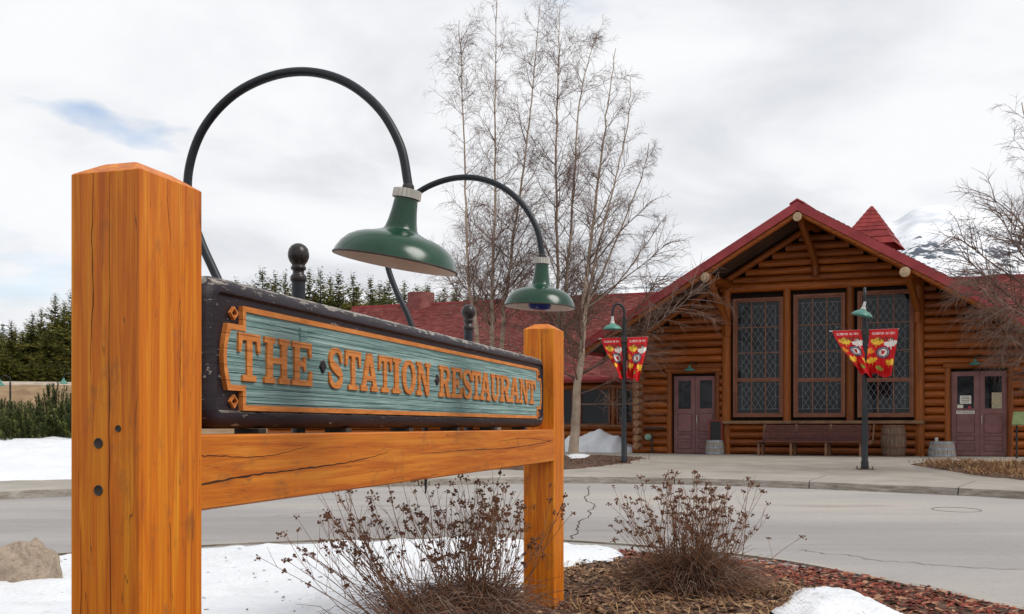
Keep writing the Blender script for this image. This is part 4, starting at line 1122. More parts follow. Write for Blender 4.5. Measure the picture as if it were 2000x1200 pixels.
def barrel(lab, px, o, pw, hgt, half, wood, hoop):
    t = bt(px, o); r = pw / 2 / F * bY(t, o); base = B(t, o, GZ); g = thing('barrel', lab, 'barrel', base)
    prof = lambda f: r * (0.86 + .14 * math.sin(math.pi * f)) if not half else r * (1.0 - .16 * f ** 1.6)
    n = 20
    for k in range(n):                                    # staves
        m = MB(); a0, a1 = 2 * math.pi * k / n + .012, 2 * math.pi * (k + 1) / n - .012; rows_ = []
        for f in [i / 6 for i in range(7)]:
            for a in (a0, a1):
                for rr in (prof(f), prof(f) - .03): m.v.append(tuple(base + Vector((rr * math.cos(a), rr * math.sin(a), hgt * f))))
        for i in range(6):
            b = i * 4
            for x, y in ((0, 2), (2, 3), (3, 1), (1, 0)): m.f.append((b + x, b + y, b + 4 + y, b + 4 + x))
        m.f += [(0, 1, 3, 2), (24, 26, 27, 25)]
        m.build('stave', wood, g, fix=True)
    for f in ((.06, .3, .7, .94) if not half else (.12, .5, .92)):
        m = MB(); w = .025 / hgt; m.lathe([(prof(f - w) - .005, hgt * (f - w)), (prof(f - w) + .006, hgt * (f - w)), (prof(f + w) + .006, hgt * (f + w)), (prof(f + w) - .005, hgt * (f + w))], Matrix.Translation(base), 28); m.build('hoop', hoop, g, smooth=40)
    m = MB(); m.lathe([(prof(.96) - .02, hgt * .96), (.001, hgt * .962)], Matrix.Translation(base), 24); m.build('lid', wood, g)
    return g
barrel('tall dark oak barrel with rusty hoops beside the bench', 1745, 1.0, 47, .94, False, 'barrel_oak', 'hoop_rust')
barrel('grey half barrel in front of the plum double door', 1396, 0.75, 37, .46, True, 'barrel_grey', 'hoop_zinc')
barrel('grey half barrel with a tin can beside the entrance door', 1839.5, 0.9, 51, .46, True, 'barrel_grey', 'hoop_zinc')
t = bt(1829, .9); m = MB(); m.lathe([(.05, 0), (.05, .13), (.045, .13), (.045, .01), (.001, .01)], Matrix.Translation(B(t, .9, GZ + .445)), 20, True); tag(m.build('tin_can', 'cap_alu', origin=B(t, .9, GZ + .445), smooth=40), 'small metal tin can standing on the half barrel', 'can')
m_plain('board_black', srgb(24, 24, 28), srgb(34, 34, 38), 4, rough=0.5); m_plain('board_red', srgb(110, 36, 30), srgb(134, 48, 40), 4, rough=0.5)
o_ = .42; ta, tb = bt(1385, o_), bt(1411, o_); sb = thing('sandwich_board', 'black sandwich board with red frame behind the half barrel', 'board', B((ta + tb) / 2, o_, GZ))
ringbox(ta, tb, GZ + .35, GZ + 1.10, .04, o_, o_ + .03, 'frame', 'board_red', sb)
m = MB(); m.box(B(ta + .035, o_ + .005, GZ + .385), BT * (tb - ta - .07), BO * .012, UP * .68); m.build('panel', 'board_black', sb)
for x in (ta + .02, tb - .02):
    for dd in (.0, -.28):
        m = MB(); m.tube([B(x, o_ + .015, GZ + 1.05), B(x, o_ + .015 + dd, GZ)], .018, 6); m.build('leg', 'board_red', sb)
o_ = 1.6; ta = bt(1978, o_); pnl = thing('information_panel', 'slanted green information panel on posts beside the entrance door', 'panel', B(ta + .4, o_, GZ))
m_plain('panel_green', srgb(92, 104, 66), srgb(112, 124, 82), 4, rough=0.5)
m = MB(); m.box(B(ta, o_ + .25, bz(1990, 831, o_)), BT * .9, (BO * -.42 + UP * .36), UP * .03); m.build('panel', 'panel_green', pnl)
for dx_ in (.1, .8):
    m = MB(); m.tube([B(ta + dx_, o_, GZ), B(ta + dx_, o_, bz(1990, 824, o_))], .03, 8); m.build('leg', 'bolt_dark', pnl)

# ---------------------------------------------------------------- street lamps and banners
m_plain('lamp_iron', srgb(16, 20, 24), srgb(28, 33, 38), 8, rough=0.4)
m_plain('lamp_white', srgb(196, 194, 188), srgb(176, 174, 168), 8, rough=0.4)
LEAF = [(0, 1), (.12, .72), (.3, .8), (.26, .42), (.55, .62), (.62, .48), (.98, .5), (.84, .22), (.96, .1), (.5, -.2), (.55, -.38), (.08, -.3), (.05, -.8), (-.05, -.8), (-.08, -.3), (-.55, -.38), (-.5, -.2), (-.96, .1), (-.84, .22), (-.98, .5), (-.62, .48), (-.55, .62), (-.26, .42), (-.3, .8), (-.12, .72)]
FNT = {'C': '01110 10001 10000 10000 10000 10001 01110', 'E': '11111 10000 10000 11110 10000 10000 11111', 'L': '10000 10000 10000 10000 10000 10000 11111', 'B': '11110 10001 10001 11110 10001 10001 11110', 'R': '11110 10001 10001 11110 10100 10010 10001',
       'A': '01110 10001 10001 11111 10001 10001 10001', 'T': '11111 00100 00100 00100 00100 00100 00100', 'I': '01110 00100 00100 00100 00100 00100 01110', 'N': '10001 11001 10101 10011 10001 10001 10001', 'G': '01110 10001 10000 10111 10001 10001 01110',
       '1': '00100 01100 00100 00100 00100 00100 01110', '5': '11111 10000 11110 00001 00001 10001 01110', '0': '01110 10001 10011 10101 11001 10001 01110', 'Y': '10001 10001 01010 00100 00100 00100 00100', 'S': '01111 10000 10000 01110 00001 00001 11110', 'D': '11110 10001 10001 10001 10001 10001 11110', ' ': '00000 ' * 7}
def text_hit(txt, u, v, u0, u1, v0, v1):
    if not (u0 <= u < u1 and v0 <= v < v1): return False
    k = (u - u0) / (u1 - u0) * len(txt) * 6; c = int(k // 6); x = int(k % 6); y = int((v - v0) / (v1 - v0) * 7)
    return x < 5 and FNT[txt[c]].split()[y][x] == '1'
RED_, YEL, ORA, WH_, GRN, NAV, DGR = srgb(206, 28, 34), srgb(246, 200, 66), srgb(240, 140, 40), srgb(238, 234, 226), srgb(150, 166, 70), srgb(34, 42, 84), srgb(38, 62, 34)
LV = [(.30, .27, .25, YEL, .1), (.80, .31, .26, WH_, -.15), (.06, .45, .20, ORA, .4), (.20, .67, .23, YEL, -.3), (.88, .70, .22, YEL, .35), (.50, .85, .17, GRN, .2)]
def banner_col(u, v):
    if text_hit('CELEBRATING 150 YEARS', u, v, .10, .91, .062, .105): return WH_
    if text_hit('CANADA', u, v, .16, .90, .155, .245): return DGR
    du, dv = (u - .56), (v - .475) * 2.0; rr = math.hypot(du, dv) / .25
    if rr < 1:
        if rr > .93: return NAV
        if rr > .60:
            a = math.degrees(math.atan2(dv, du)) % 15
            return WH_ if (.70 < rr < .86 and 3 < a < 9) else NAV
        if math.hypot(du * 1.5, dv + .0) < .085: return RED_
        return NAV if (abs(du) < .075 and -.085 < dv < -.045) else WH_
    for (cx, cy, r_, c, rot) in LV:
        x, y = (u - cx) / r_, -(v - cy) * 2.0 / r_
        x, y = x * math.cos(rot) - y * math.sin(rot), x * math.sin(rot) + y * math.cos(rot)
        if abs(x) < 1 and abs(y) < 1 and pip(x, y, LEAF): return c
    return RED_
NU, NV = 110, 150
BCOL = [[banner_col((i + .5) / NU, (j + .5) / NV) for i in range(NU)] for j in range(NV)]
def banner(lab, base, side, zt, w, h, bx0, bx1, lift, seed):
    """side +1 right of the pole, -1 left; the foot of the cloth is blown to between bx0 and bx1 (metres from the pole)"""
    m = MB(); m.c = []; org = Vector(base)
    for j in range(NV + 1):
        v = j / NV
        for i in range(NU + 1):
            u = i / NU                                          # 0 at the left edge in the picture
            top = side * .09 + (u if side > 0 else u - 1) * w
            bot = lerp(bx0, bx1, u)
            k = v ** 1.25; x = lerp(top, bot, smooth01(v) * .35 + k * .65)
            out = u if side > 0 else 1 - u
            z = zt - h * v * (1 - .06 * v) + lift * v ** 3 * (1 - out) + .03 * math.sin(u * 9 + seed) * v * v
            tight = 1 - abs(bx1 - bx0) / w
            y = v * (.11 * math.sin(u * 11 + v * 5 + seed) * (.4 + tight) + .05 * math.sin(u * 23 - v * 7 + seed)) + .20 * v * v * math.sin(seed * 2.1 + u * 3)
            p = org + BT * x + Vector((BT.y, -BT.x, 0)) * y; m.v.append((p.x, p.y, z))
    for j in range(NV):
        for i in range(NU):
            a = j * (NU + 1) + i; m.f.append((a + NU + 1, a + NU + 2, a + 1, a)); m.c.append(BCOL[j][i])
    return tag(m.build('banner', 'banner_print', origin=(base[0], base[1], zt), smooth=60), lab, 'banner')
def streetlamp(lab, base, H, head, labs, specs):
    g = thing('street_lamp', lab, 'street lamp', base); b = Vector(base)
    m = MB(); m.box(b + Vector((-.17, -.17, -.02)), Vector((.34, 0, 0)), Vector((0, .34, 0)), UP * .035); m.build('base_plate', 'hoop_rust', g)
    for a, c in ((-1, -1), (1, -1), (1, 1), (-1, 1)):
        m = MB(); m.tube([b + Vector((a * .13, c * .13, 0)), b + Vector((a * .13, c * .13, .07))], .014, 8); m.build('bolt', 'hoop_rust', g)
    m = MB(); m.lathe([(.085, .015), (.085, .18), (.072, .2), (.066, 1.36), (.064, 1.40), (.052, 1.43), (.047, H - .36)], Matrix.Translation(b), 18); m.build('pole', 'lamp_iron', g, smooth=40)
    hd = Vector((head[0], head[1], 0)); L = hd.length; hd.normalize()
    pts = [b + UP * (H - .40)] + [b + hd * (L / 2 - L / 2 * math.cos(R(a))) + UP * (H - .22 + .22 * math.sin(R(a))) for a in range(0, 181, 15)] + [b + hd * L + UP * (H - .36)]
    m = MB(); m.tube(pts, .030, 12); m.build('crook', 'lamp_iron', g, smooth=50)
    hp = b + hd * L; tl = head[2]; M = frame_at(hp + UP * (H - .34), (UP + BT * tl))
    m = MB(); m.lathe([(.032, .02), (.032, -.05), (.04, -.06), (.038, -.10), (.055, -.12), (.062, -.17)], M, 16, True); m.build('neck', 'lamp_white', g, smooth=40)
    m = MB(); m.lathe([(.06, -.16), (.09, -.185), (.15, -.21), (.20, -.245), (.232, -.285), (.24, -.305), (.232, -.303), (.19, -.25), (.06, -.19)], M, 28); m.build('shade', 'street_green', g, smooth=50)
    zt = head[3]
    m = MB(); m.box(b + Vector((-.07, -.07, zt - b.z - .09)), Vector((.14, 0, 0)), Vector((0, .14, 0)), UP * .15); m.build('clamp', 'bolt_dark', g)
    m = MB(); w = specs[0][0]; m.tube([b + BT * -(w + .16) + UP * (zt - b.z + .02), b + BT * (w + .12) + UP * (zt - b.z + .02)], .014, 8); m.build('banner_arm', 'lamp_white', g, smooth=50)
    for lb, side, (w, h, x0, x1, lift, seed) in zip(labs, (-1, 1), specs): banner(lb, (b.x, b.y - .02, 0), side, zt + .03, w, h, x0, x1, lift, seed)
def plz(px, py):
    z = -.98
    for _ in range(20): Y = -z * F / (py - HZ); z = surf_z((px - 1000) / F * Y, Y)
    return Vector(((px - 1000) / F * Y, Y, z))
b1 = plz(1219, 905); b2 = plz(1689, 917)
streetlamp('dark street lamp with two red banners beside the birches', b1, (905 - 594) / F * b1.y, (-.30, -.05, .0, (HZ - 662) / F * b1.y),
           ('red maple leaf banner left of the lamp beside the birches', 'red maple leaf banner right of the lamp beside the birches'), ((.50, 1.12, -.08, .05, .05, 1.0), (.52, 1.18, .05, .40, .12, 2.2)))
streetlamp('dark street lamp with two red banners in front of the leaded windows', b2, (917 - 566) / F * b2.y, (-.12, -.34, .22, (HZ - 647) / F * b2.y),
           ('red maple leaf banner twisted round the lamp before the windows', 'red maple leaf banner hanging right of the lamp before the windows'), ((.62, 1.05, -.12, .16, -.1, 3.1), (.62, 1.16, .0, .56, .10, 4.4)))
for px, py, yb, lb in ((20, 734, 800, 'distant street lamp at the far left before the pine wood'), (143, 730, 800, 'distant street lamp behind the near sign post')):
    Y = 58.0; p = at(px, py, Y); H = 4.6; base = Vector((p.x, p.y, p.z - H)); g = thing('street_lamp', lb, 'street lamp', base)
    m = MB(); m.lathe([(.07, 0), (.05, H - .4)], Matrix.Translation(base), 10); m.build('pole', 'lamp_iron', g, smooth=50)
    pts = [base + UP * (H - .4)] + [base + Vector((-.28 + .28 * math.cos(R(a)), 0, H - .25 + .25 * math.sin(R(a)))) for a in range(0, 181, 20)]
    m = MB(); m.tube(pts, .03, 8); m.build('crook', 'lamp_iron', g, smooth=50)
    m = MB(); m.lathe([(.05, .0), (.06, -.12), (.15, -.2), (.26, -.34), (.20, -.3)], Matrix.Translation(base + Vector((-.56, 0, H - .25))), 20); m.build('shade', 'street_green', g, smooth=50)

# ---------------------------------------------------------------- far terrain
def interp(x, tab):
    if x <= tab[0][0]: return tab[0][1]
    for (a, b), (c, d) in zip(tab, tab[1:]):
        if x <= c: return lerp(b, d, smooth01((x - a) / (c - a)))
    return tab[-1][1]
RIDGE = [(-900, 520), (-500, 560), (-120, 600), (10, 640), (70, 720), (300, 760), (700, 745), (1000, 690), (1120, 600), (1200, 566), (1310, 560), (1450, 530), (1600, 490), (1740, 452), (1800, 428), (1835, 424), (1900, 432), (1960, 446), (2100, 470), (2400, 440), (2900, 520)]
def m_mount():
    t = NT('snow_mountain'); v = t.coords((1, 1, 1), shuffle=False)
    ge = t.n('ShaderNodeNewGeometry'); sp = t.n('ShaderNodeSeparateXYZ'); t.l(t.n('ShaderNodeTexCoord').outputs['Object'], sp.inputs[0])
    hr = t.n('ShaderNodeMapRange'); t.l(sp.outputs[2], hr.inputs[0]); hr.inputs[1].default_value = 540; hr.inputs[2].default_value = 760; hr.inputs[3].default_value = 0.05; hr.inputs[4].default_value = -0.23
    n1 = t.noise(v, 0.006, 6, 0.65); n2 = t.noise(t.coords((1, 1, 2.2), shuffle=False), 0.035, 5, 0.7)
    a = t.n('ShaderNodeMath', operation='ADD'); t.l(n1, a.inputs[0]); t.l(hr.outputs[0], a.inputs[1])
    b = t.n('ShaderNodeMath', operation='MULTIPLY_ADD'); t.l(n2, b.inputs[0]); b.inputs[1].default_value = 0.9; t.l(a.outputs[0], b.inputs[2])
    trees = t.ramp(b.outputs[0], [(1.02 / 1.0 - .04, BLK), (1.0, WHT)])
    mr = t.n('ShaderNodeMapRange'); t.l(b.outputs[0], mr.inputs[0]); mr.inputs[1].default_value = 1.03; mr.inputs[2].default_value = 1.09
    col = t.mix(mr.outputs[0], t.ramp(t.noise(t.coords((1, 1, .5), shuffle=False), 0.004, 7, 0.68), [(0.34, (0.58, 0.61, 0.66)), (0.54, (0.84, 0.85, 0.87))]), srgb(84, 92, 102))
    t.done(col, 0.9, 0.1)
m_mount()
mt = MB(); NA, NR = 420, 46
for i in range(NA + 1):
    px = lerp(-900, 2900, i / NA); rz = (HZ - interp(px, RIDGE)) / F
    for j in range(NR + 1):
        f = j / NR; Y = lerp(1500, 6500, f); X = (px - 1000) / F * Y
        prof_ = smooth01((Y - 1500) / 2500) ** 0.8 if Y < 4000 else 1 - 0.6 * smooth01((Y - 4000) / 2500)
        h = rz * 4000 * prof_ * (1 + .0)
        h += 26 * fbm(X * .0022, Y * .0022, 1.0, 6) * prof_ * min(1, rz * 6)
        mt.v.append((X, Y, h - 4))
for i in range(NA):
    for j in range(NR): a = i * (NR + 1) + j; mt.f.append((a, a + NR + 1, a + NR + 2, a + 1))
tag(mt.build('mountain', 'snow_mountain', smooth=80), kind='structure')
# railway embankment
EMB = [(-400, 72), (-60, 78), (-20, 84), (20, 92), (200, 110)]
def emb_z(x, y):
    yc = interp(x, EMB); d = y - yc
    return -1.4 + 5.35 * smooth01((d + 6) / 18) if d < 12 else 3.95 + 0.4 * smooth01((d - 30) / 60)
grid('embankment', [-400, -250, -160, -110, -80, -65, -55, -48, -42, -36, -30, -24, -18, -10, 0, 10, 25, 50, 90, 150, 250, 400], [62, 68, 74, 78, 81, 84, 87, 90, 93, 96, 99, 104, 110, 130, 200, 400, 800],
     lambda x, y: emb_z(x, y), 'dry_bank')
bl = MB()
for x in range(-150, 60, 6):
    for s, (d, h) in enumerate(((7.0, 2.7), (10.5, 3.95), (13.5, 4.15), (16, 3.8))): bl.v.append((x, interp(x, EMB) + d, h))
for i in range(34):
    for s in range(3): a = i * 4 + s; bl.f.append((a, a + 4, a + 5, a + 1))
tag(bl.build('railway_ballast', 'gravel', smooth=30), kind='structure')

# ---------------------------------------------------------------- pines
def conifer_mesh(seed, slim, sparse):
    r = random.Random(seed); m = MB(); m.c = []; tr = MB()
    tr.tube([(0, 0, 0), (0, 0, .5), (0, 0, 1.0)], [.016, .010, .002], 6)
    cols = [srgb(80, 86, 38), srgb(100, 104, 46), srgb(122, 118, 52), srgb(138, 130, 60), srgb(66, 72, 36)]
    z = 0.06
    while z < 0.985:
        f = (z - .06) / .925; rad = slim * min(1.0, (1 - f) * 2.8) ** .9 * (.8 + .2 * (1 - f)) * (0.72 + .28 * math.sin(f * 40 + seed)) * (0.55 + .45 * min(1, f * 6)) + .012
        n = int(lerp(15, 7, f))
        for k in range(n):
            if r.random() < sparse: continue
            a = r.uniform(0, 6.283); L = rad * r.uniform(.55, 1.25); rise = lerp(-.02, .10, f) + r.uniform(-.02, .03)
            dirv = Vector((math.cos(a), math.sin(a), 0)); side = Vector((-dirv.y, dirv.x, 0))
            base_c = cols[r.randrange(5)]
            ns_ = max(3, int(L / .013))
            for q in range(ns_):
                g = (q + .6) / ns_; p = dirv * (L * g) + UP * (z + rise * g * g * .6 - .03 * g * (1 - f) + r.uniform(-.006, .006))
                s = (.022 + .020 * (1 - g)) * r.uniform(.7, 1.3) * (1 - .62 * f)
                for sg in (-1, 1):
                    tip = p + (dirv * .8 + side * sg * r.uniform(.3, 1.0) + UP * r.uniform(-.1, .55)).normalized() * s
                    w = Vector((r.uniform(-1, 1), r.uniform(-1, 1), r.uniform(-.4, 1))) * s * .34
                    m.add([p - w, p + w, tip + w * .4, tip - w * .4], [(0, 1, 2, 3)])
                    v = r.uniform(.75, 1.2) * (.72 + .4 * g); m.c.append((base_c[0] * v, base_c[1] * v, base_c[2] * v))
        z += r.uniform(.012, .022)
    return tr, m
m_plain('pine_bark', srgb(70, 56, 46), srgb(96, 80, 66), 8, rough=.9)
PINES = []
for sd, slim, sp_ in ((1, .29, .0), (2, .25, .03), (3, .33, .0), (4, .22, .06), (5, .27, .02)):
    tr, m = conifer_mesh(sd, slim, sp_)
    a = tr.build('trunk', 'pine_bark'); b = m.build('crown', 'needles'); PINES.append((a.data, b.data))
    bpy.data.objects.remove(a); bpy.data.objects.remove(b)
ORD = ['first', 'second', 'third', 'fourth', 'fifth', 'sixth', 'seventh', 'eighth', 'ninth', 'tenth', 'eleventh', 'twelfth', 'thirteenth', 'fourteenth', 'fifteenth', 'sixteenth', 'seventeenth', 'eighteenth', 'nineteenth', 'twentieth', 'twenty-first', 'twenty-second']
def pine(lab, X, Y, zb, H, var, rot, wide, grp):
    g = thing('pine_tree', lab, 'tree', (X, Y, zb), grp); g.rotation_euler.z = rot; g.scale = (H * wide, H * wide, H)
    for nm, d in zip(('trunk', 'crown'), PINES[var]):
        o = bpy.data.objects.new(nm, d); COL.objects.link(o); o.parent = g
rp = random.Random(11)
groups = [  # (name, list of (px, top y))
 ('left of the near sign post', [(-60, 600), (-30, 650), (2, 652), (22, 628), (44, 645), (64, 612), (80, 604), (94, 632), (108, 577), (126, 590), (140, 570)]),
 ('behind the near sign post', [(160, 575), (185, 560), (215, 580), (245, 565), (280, 572), (310, 560), (345, 575), (380, 568)]),
 ('above the sign board left of the first lamp', [(408, 556), (432, 552), (462, 548), (486, 556), (513, 527), (538, 536), (557, 532), (575, 545), (604, 530), (626, 526), (645, 540), (662, 534), (690, 536)]),
 ('behind the lamps and the birches', [(724, 542), (742, 556), (760, 548), (790, 552), (815, 560), (835, 556), (868, 562), (892, 550), (925, 566), (950, 574), (1160, 566), (1185, 575)])]
for gname, L in groups:
    for i, (px, py) in enumerate(L):
        Y = rp.uniform(106, 124); p = at(px, py, Y); zb = emb_z(p.x, Y) - .1
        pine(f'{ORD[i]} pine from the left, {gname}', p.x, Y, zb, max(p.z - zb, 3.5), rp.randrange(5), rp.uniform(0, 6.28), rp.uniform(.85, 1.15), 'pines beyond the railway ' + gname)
# darker second row filling the wood
back = [(x, 625 + rp.uniform(-18, 18)) for x in range(-90, 400, 24)] + [(x, 568 + rp.uniform(-10, 14)) for x in range(400, 960, 27)]
cnt_ = {}
for i, (px, py) in enumerate(back):
    Y = rp.uniform(128, 145); p = at(px, py, Y); zb = emb_z(p.x, Y) - .1
    side_ = 'left of the near sign post' if px < 140 else ('behind the near sign post' if px < 400 else 'above the sign board')
    cnt_[side_] = cnt_.get(side_, -1) + 1
    pine(f'{ORD[cnt_[side_]]} dark back row pine from the left, {side_}', p.x, Y, zb, max(p.z - zb, 3), rp.randrange(5), rp.uniform(0, 6.28), rp.uniform(1.0, 1.3), f'back row pines {side_}')
# small trees at the foot of the left wood
for i, px in enumerate(range(-40, 150, 17)):
    Y = 104 + rp.uniform(-1, 1); p = at(px, 700 + rp.uniform(-18, 14), Y); zb = emb_z(p.x, Y) - .1
    pine(f'{ORD[i]} small young pine from the left before the left wood', p.x, Y, zb, max(p.z - zb, 1.5), rp.randrange(5), rp.uniform(0, 6.28), 1.3, 'young pines at the edge of the left wood')

# ---------------------------------------------------------------- snow bank and dwarf pines on the left
def snow(name, poly, zf, H, lab, res=.12, k=.25, re_=.1):
    return patch(name, poly, lambda x, y, d: zf(x, y) + (H * (1 - math.exp(-max(d, 0) / k)) * (1 + .45 * fbm(x * 1.1, y * 1.1, 5.0)) + .03 * fbm(x * 3.5, y * 3.5) * min(1, d * 4) + .03 * fbm(x * 1.3, y * 1.3, 9.0) * min(1, d * 3) if d > 0 else -.06), 'snow', res, None, label=lab, cat='snow', rough_edge=re_)
LS = [plz(px, py) for px, py in ((-700, 985), (-300, 960), (0, 940), (130, 937), (400, 932), (560, 930))]
poly = [(p.x, p.y) for p in LS] + [(-3.5, 28), (-6, 33), (-24, 33), (-34, 24)]
snow('snow_bank', poly, lambda x, y: surf_z(x, y) + .52 * smooth01(sdist(x, y, poly) / 6), .13, 'smooth white snow bank behind the kerb left of the near post', .22, .22, .12)
def mugo(lab, c, rx, h, seed):
    r = random.Random(seed); g = thing('dwarf_pine', lab, 'shrub', c); m = MB(); m.c = []; st_ = MB(); c = Vector(c)
    cols = [srgb(74, 84, 42), srgb(94, 102, 52), srgb(114, 118, 64), srgb(60, 68, 38)]
    for k in range(420):
        a = r.uniform(0, 6.28); rr = math.sqrt(r.random()) * rx; hh = h * (1 - .55 * (rr / rx) ** 2) * r.uniform(.40, 1.15)
        tip = c + Vector((math.cos(a) * rr, math.sin(a) * rr, hh)); d = Vector((math.cos(a) * .35 * rr / rx, math.sin(a) * .35 * rr / rx, 1)).normalized()
        L = r.uniform(.22, .42); b0 = tip - d * L
        if k % 4 == 0: st_.tube([c + Vector((math.cos(a) * rr * .15, math.sin(a) * rr * .15, 0)), c + Vector((math.cos(a) * rr * .7, math.sin(a) * rr * .7, hh * .35)), b0], [.022, .015, .008], 5, False)
        col = cols[r.randrange(4)]
        for q in range(34):
            g_ = q / 34; p = b0.lerp(tip, g_); w = r.uniform(0, 6.28)
            s = Vector((math.cos(w), math.sin(w), r.uniform(.3, 1.1))).normalized() * r.uniform(.06, .10); t2 = s.cross(d).normalized() * .013
            m.add([p - t2, p + t2, p + s], [(0, 1, 2)]); v = r.uniform(.7, 1.25); m.c.append((col[0] * v, col[1] * v, col[2] * v))
    st_.build('stems', 'pine_bark', g); m.build('foliage', 'needles', g)
for i, (px, Y, hh) in enumerate(((-150, 25.5, 1.5), (-70, 26.5, 1.35), (-8, 26, 1.25), (50, 25, 1.05), (108, 26.5, 1.5), (165, 25.5, 1.35), (230, 26, 1.4), (300, 26.5, 1.5))):
    p = at(px, HZ, Y)
    mugo(f'{ORD[i]} from the left of the dwarf pines behind the snow bank', (p.x, Y, -.52), .85, hh, 40 + i)

# ---------------------------------------------------------------- foreground snow, boulder, grass
FS = [(-6.6, 8.6), (-4.93, 9.9), (-3.39, 10.75), (-2.16, 11.5), (-.62, 11.95), (.5, 11.95), (1.15, 10.75), (1.0, 10.1), (.55, 9.5), (.2, 8.7), (.05, 7.6), (-.1, 5.7), (-.6, 4.2), (-2.6, 3.0), (-5.2, 4.0), (-7.5, 6.0)]
fs = [(v.x, v.y) for v in catmull([(x, y, 0) for x, y in FS + FS[:1]], 4)][:-1]
main_snow = snow('snow_patch', fs, lambda x, y: island_h(x, y), .10, 'wide snow patch on the island behind the sign posts', .09, .14, .12)
f2 = [gp(px, py) for px, py in ((1528, 1190), (1590, 1176), (1690, 1180), (1702, 1198), (1752, 1222), (1725, 1255), (1560, 1260), (1498, 1222))]
snow('snow_patch', [(p.x, p.y) for p in f2], lambda x, y: island_h(x, y) + .03 * fbm(x * 5, y * 5, 2.0), .07, 'small snow patch on the red chips at the bottom right', .04, .10, .16)
sp1 = [B(t, o, 0) for t, o in ((bt(1100, -1.6), -1.2), (bt(1150, -1), -.3), (bt(1200, -.6), -.2), (bt(1238, -.4), -.5), (bt(1243, -1.5), -1.6), (bt(1200, -2.4), -2.5), (bt(1090, -2.6), -2.7))]
snow('snow_pile', [(p.x, p.y) for p in sp1], lambda x, y: -.93, .62, 'grey-white snow pile against the log wall behind the birch', .12, .35, .15)
sp2 = [plz(px, py) for px, py in ((1848, 908), (1862, 899), (1874, 897), (1876, 904), (1862, 909))]
snow('snow_lump', [(p.x, p.y) for p in sp2], lambda x, y: surf_z(x, y), .10, 'tiny snow lump on the dry grass beside the half barrel', .07, .12, .0)
sp3 = [plz(px, py) for px, py in ((1100, 893), (1130, 889), (1160, 893), (1150, 899), (1105, 900))]
snow('snow_lump', [(p.x, p.y) for p in sp3], lambda x, y: surf_z(x, y), .09, 'small snow lump at the foot of the right birch', .1, .15, .05)
def m_rock():
    t = NT('granite'); v = t.coords((1, 1, 1)); n1 = t.noise(v, 7, 8, 0.75, 0.6); n2 = t.noise(v, 60, 4, 0.7)
    col = t.ramp(n1, [(0.3, srgb(78, 64, 55)), (0.42, srgb(160, 142, 126)), (0.58, srgb(190, 172, 152)), (0.70, srgb(150, 110, 96))])
    col = t.mix(t.ramp(n2, [(0.3, (0.5, .5, .5)), (0.45, BLK)]), col, srgb(90, 78, 70)); t.bump(n1, 1.0, .06); t.done(col, .9, .2)
m_rock()
def boulder(lab, c, rx, ry, rz, seed):
    m = MB(); nu, nv = 110, 64; c = Vector(c)
    for j in range(nv + 1):
        th = math.pi * j / nv
        for i in range(nu):
            ph = 2 * math.pi * i / nu; d = Vector((math.sin(th) * math.cos(ph), math.sin(th) * math.sin(ph), math.cos(th)))
            k = 1 + .16 * mnoise.fractal(d * 1.6 + Vector((seed, 0, 0)), 1, 2, 4) - .12 * max(0, mnoise.noise(d * 3.1 + Vector((seed, 4, 0)))) + .05 * (abs(mnoise.noise(d * 5.0 + Vector((seed, 9, 2)))) - .25) + .018 * mnoise.fractal(d * 14, 1, 2, 3)
            e = Vector((abs(d.x) ** .8 * math.copysign(1, d.x), abs(d.y) ** .8 * math.copysign(1, d.y), abs(d.z) ** .75 * math.copysign(1, d.z)))
            m.v.append(tuple(c + Vector((e.x * rx, e.y * ry, e.z * rz)) * k))
    for j in range(nv):
        for i in range(nu): a = j * nu + i; b = j * nu + (i + 1) % nu; m.f.append((a, a + nu, b + nu, b))
    tag(m.build('boulder', 'granite', origin=c, smooth=50), lab, 'rock')
bp = gp(52, 1148); boulder('pale granite boulder in the snow left of the near post', (bp.x + .22, bp.y - .62, -1.40), .35, .30, .42, 3.0)

r4 = random.Random(21)
def blades(name, lab, pts, nper, h, cols, spread=.25, lean=.8, wd=.004, cat='grass'):
    m = MB(); m.c = []
    for p in pts:
        for k in range(nper):
            a = r4.uniform(0, 6.28); q = p + Vector((r4.gauss(0, spread), r4.gauss(0, spread), 0)); L = h * r4.uniform(.5, 1.2)
            d = Vector((math.cos(a) * lean, math.sin(a) * lean, r4.uniform(.15, 1))).normalized(); s = Vector((-math.sin(a), math.cos(a), 0)) * wd
            mid = q + d * L * .55 + UP * L * .08; tip = q + d * L + UP * -L * .12
            m.add([q - s, q + s, mid + s * .8, mid - s * .8, tip], [(0, 1, 2, 3), (3, 2, 4)]); c = cols[r4.randrange(len(cols))]; m.c += [c, c]
    tag(m.build(name, 'dry_stalk'), lab, cat, kind='stuff')
straw = [srgb(150, 116, 80), srgb(178, 146, 106), srgb(122, 88, 60), srgb(136, 96, 70)]
bedR = [plz(px, py) for px, py in ((1778, 908), (1850, 903), (1920, 905), (2100, 908), (2300, 930), (2100, 948), (1990, 938), (1880, 925))]
patch('grass_bed', [(p.x, p.y) for p in bedR], lambda x, y, d: surf_z(x, y) + (.05 if d > .15 else .02 + .15 * d if d > 0 else -.05), 'mulch_soil', .25)
pts = []
while len(pts) < 260:
    px, py = r4.uniform(1785, 2150), r4.uniform(904, 938); p = plz(px, py)
    if sdist(p.x, p.y, [(q.x, q.y) for q in bedR]) > .1: pts.append(p + UP * .04)
blades('dry_grass', 'flattened dry straw grass in the bed before the entrance door', pts, 22, .32, straw, .25, 1.4, .006)
bedL = [plz(px, py) for px, py in ((1060, 921), (1120, 917), (1200, 908), (1262, 896), (1180, 891), (1090, 892), (900, 897), (780, 910))]
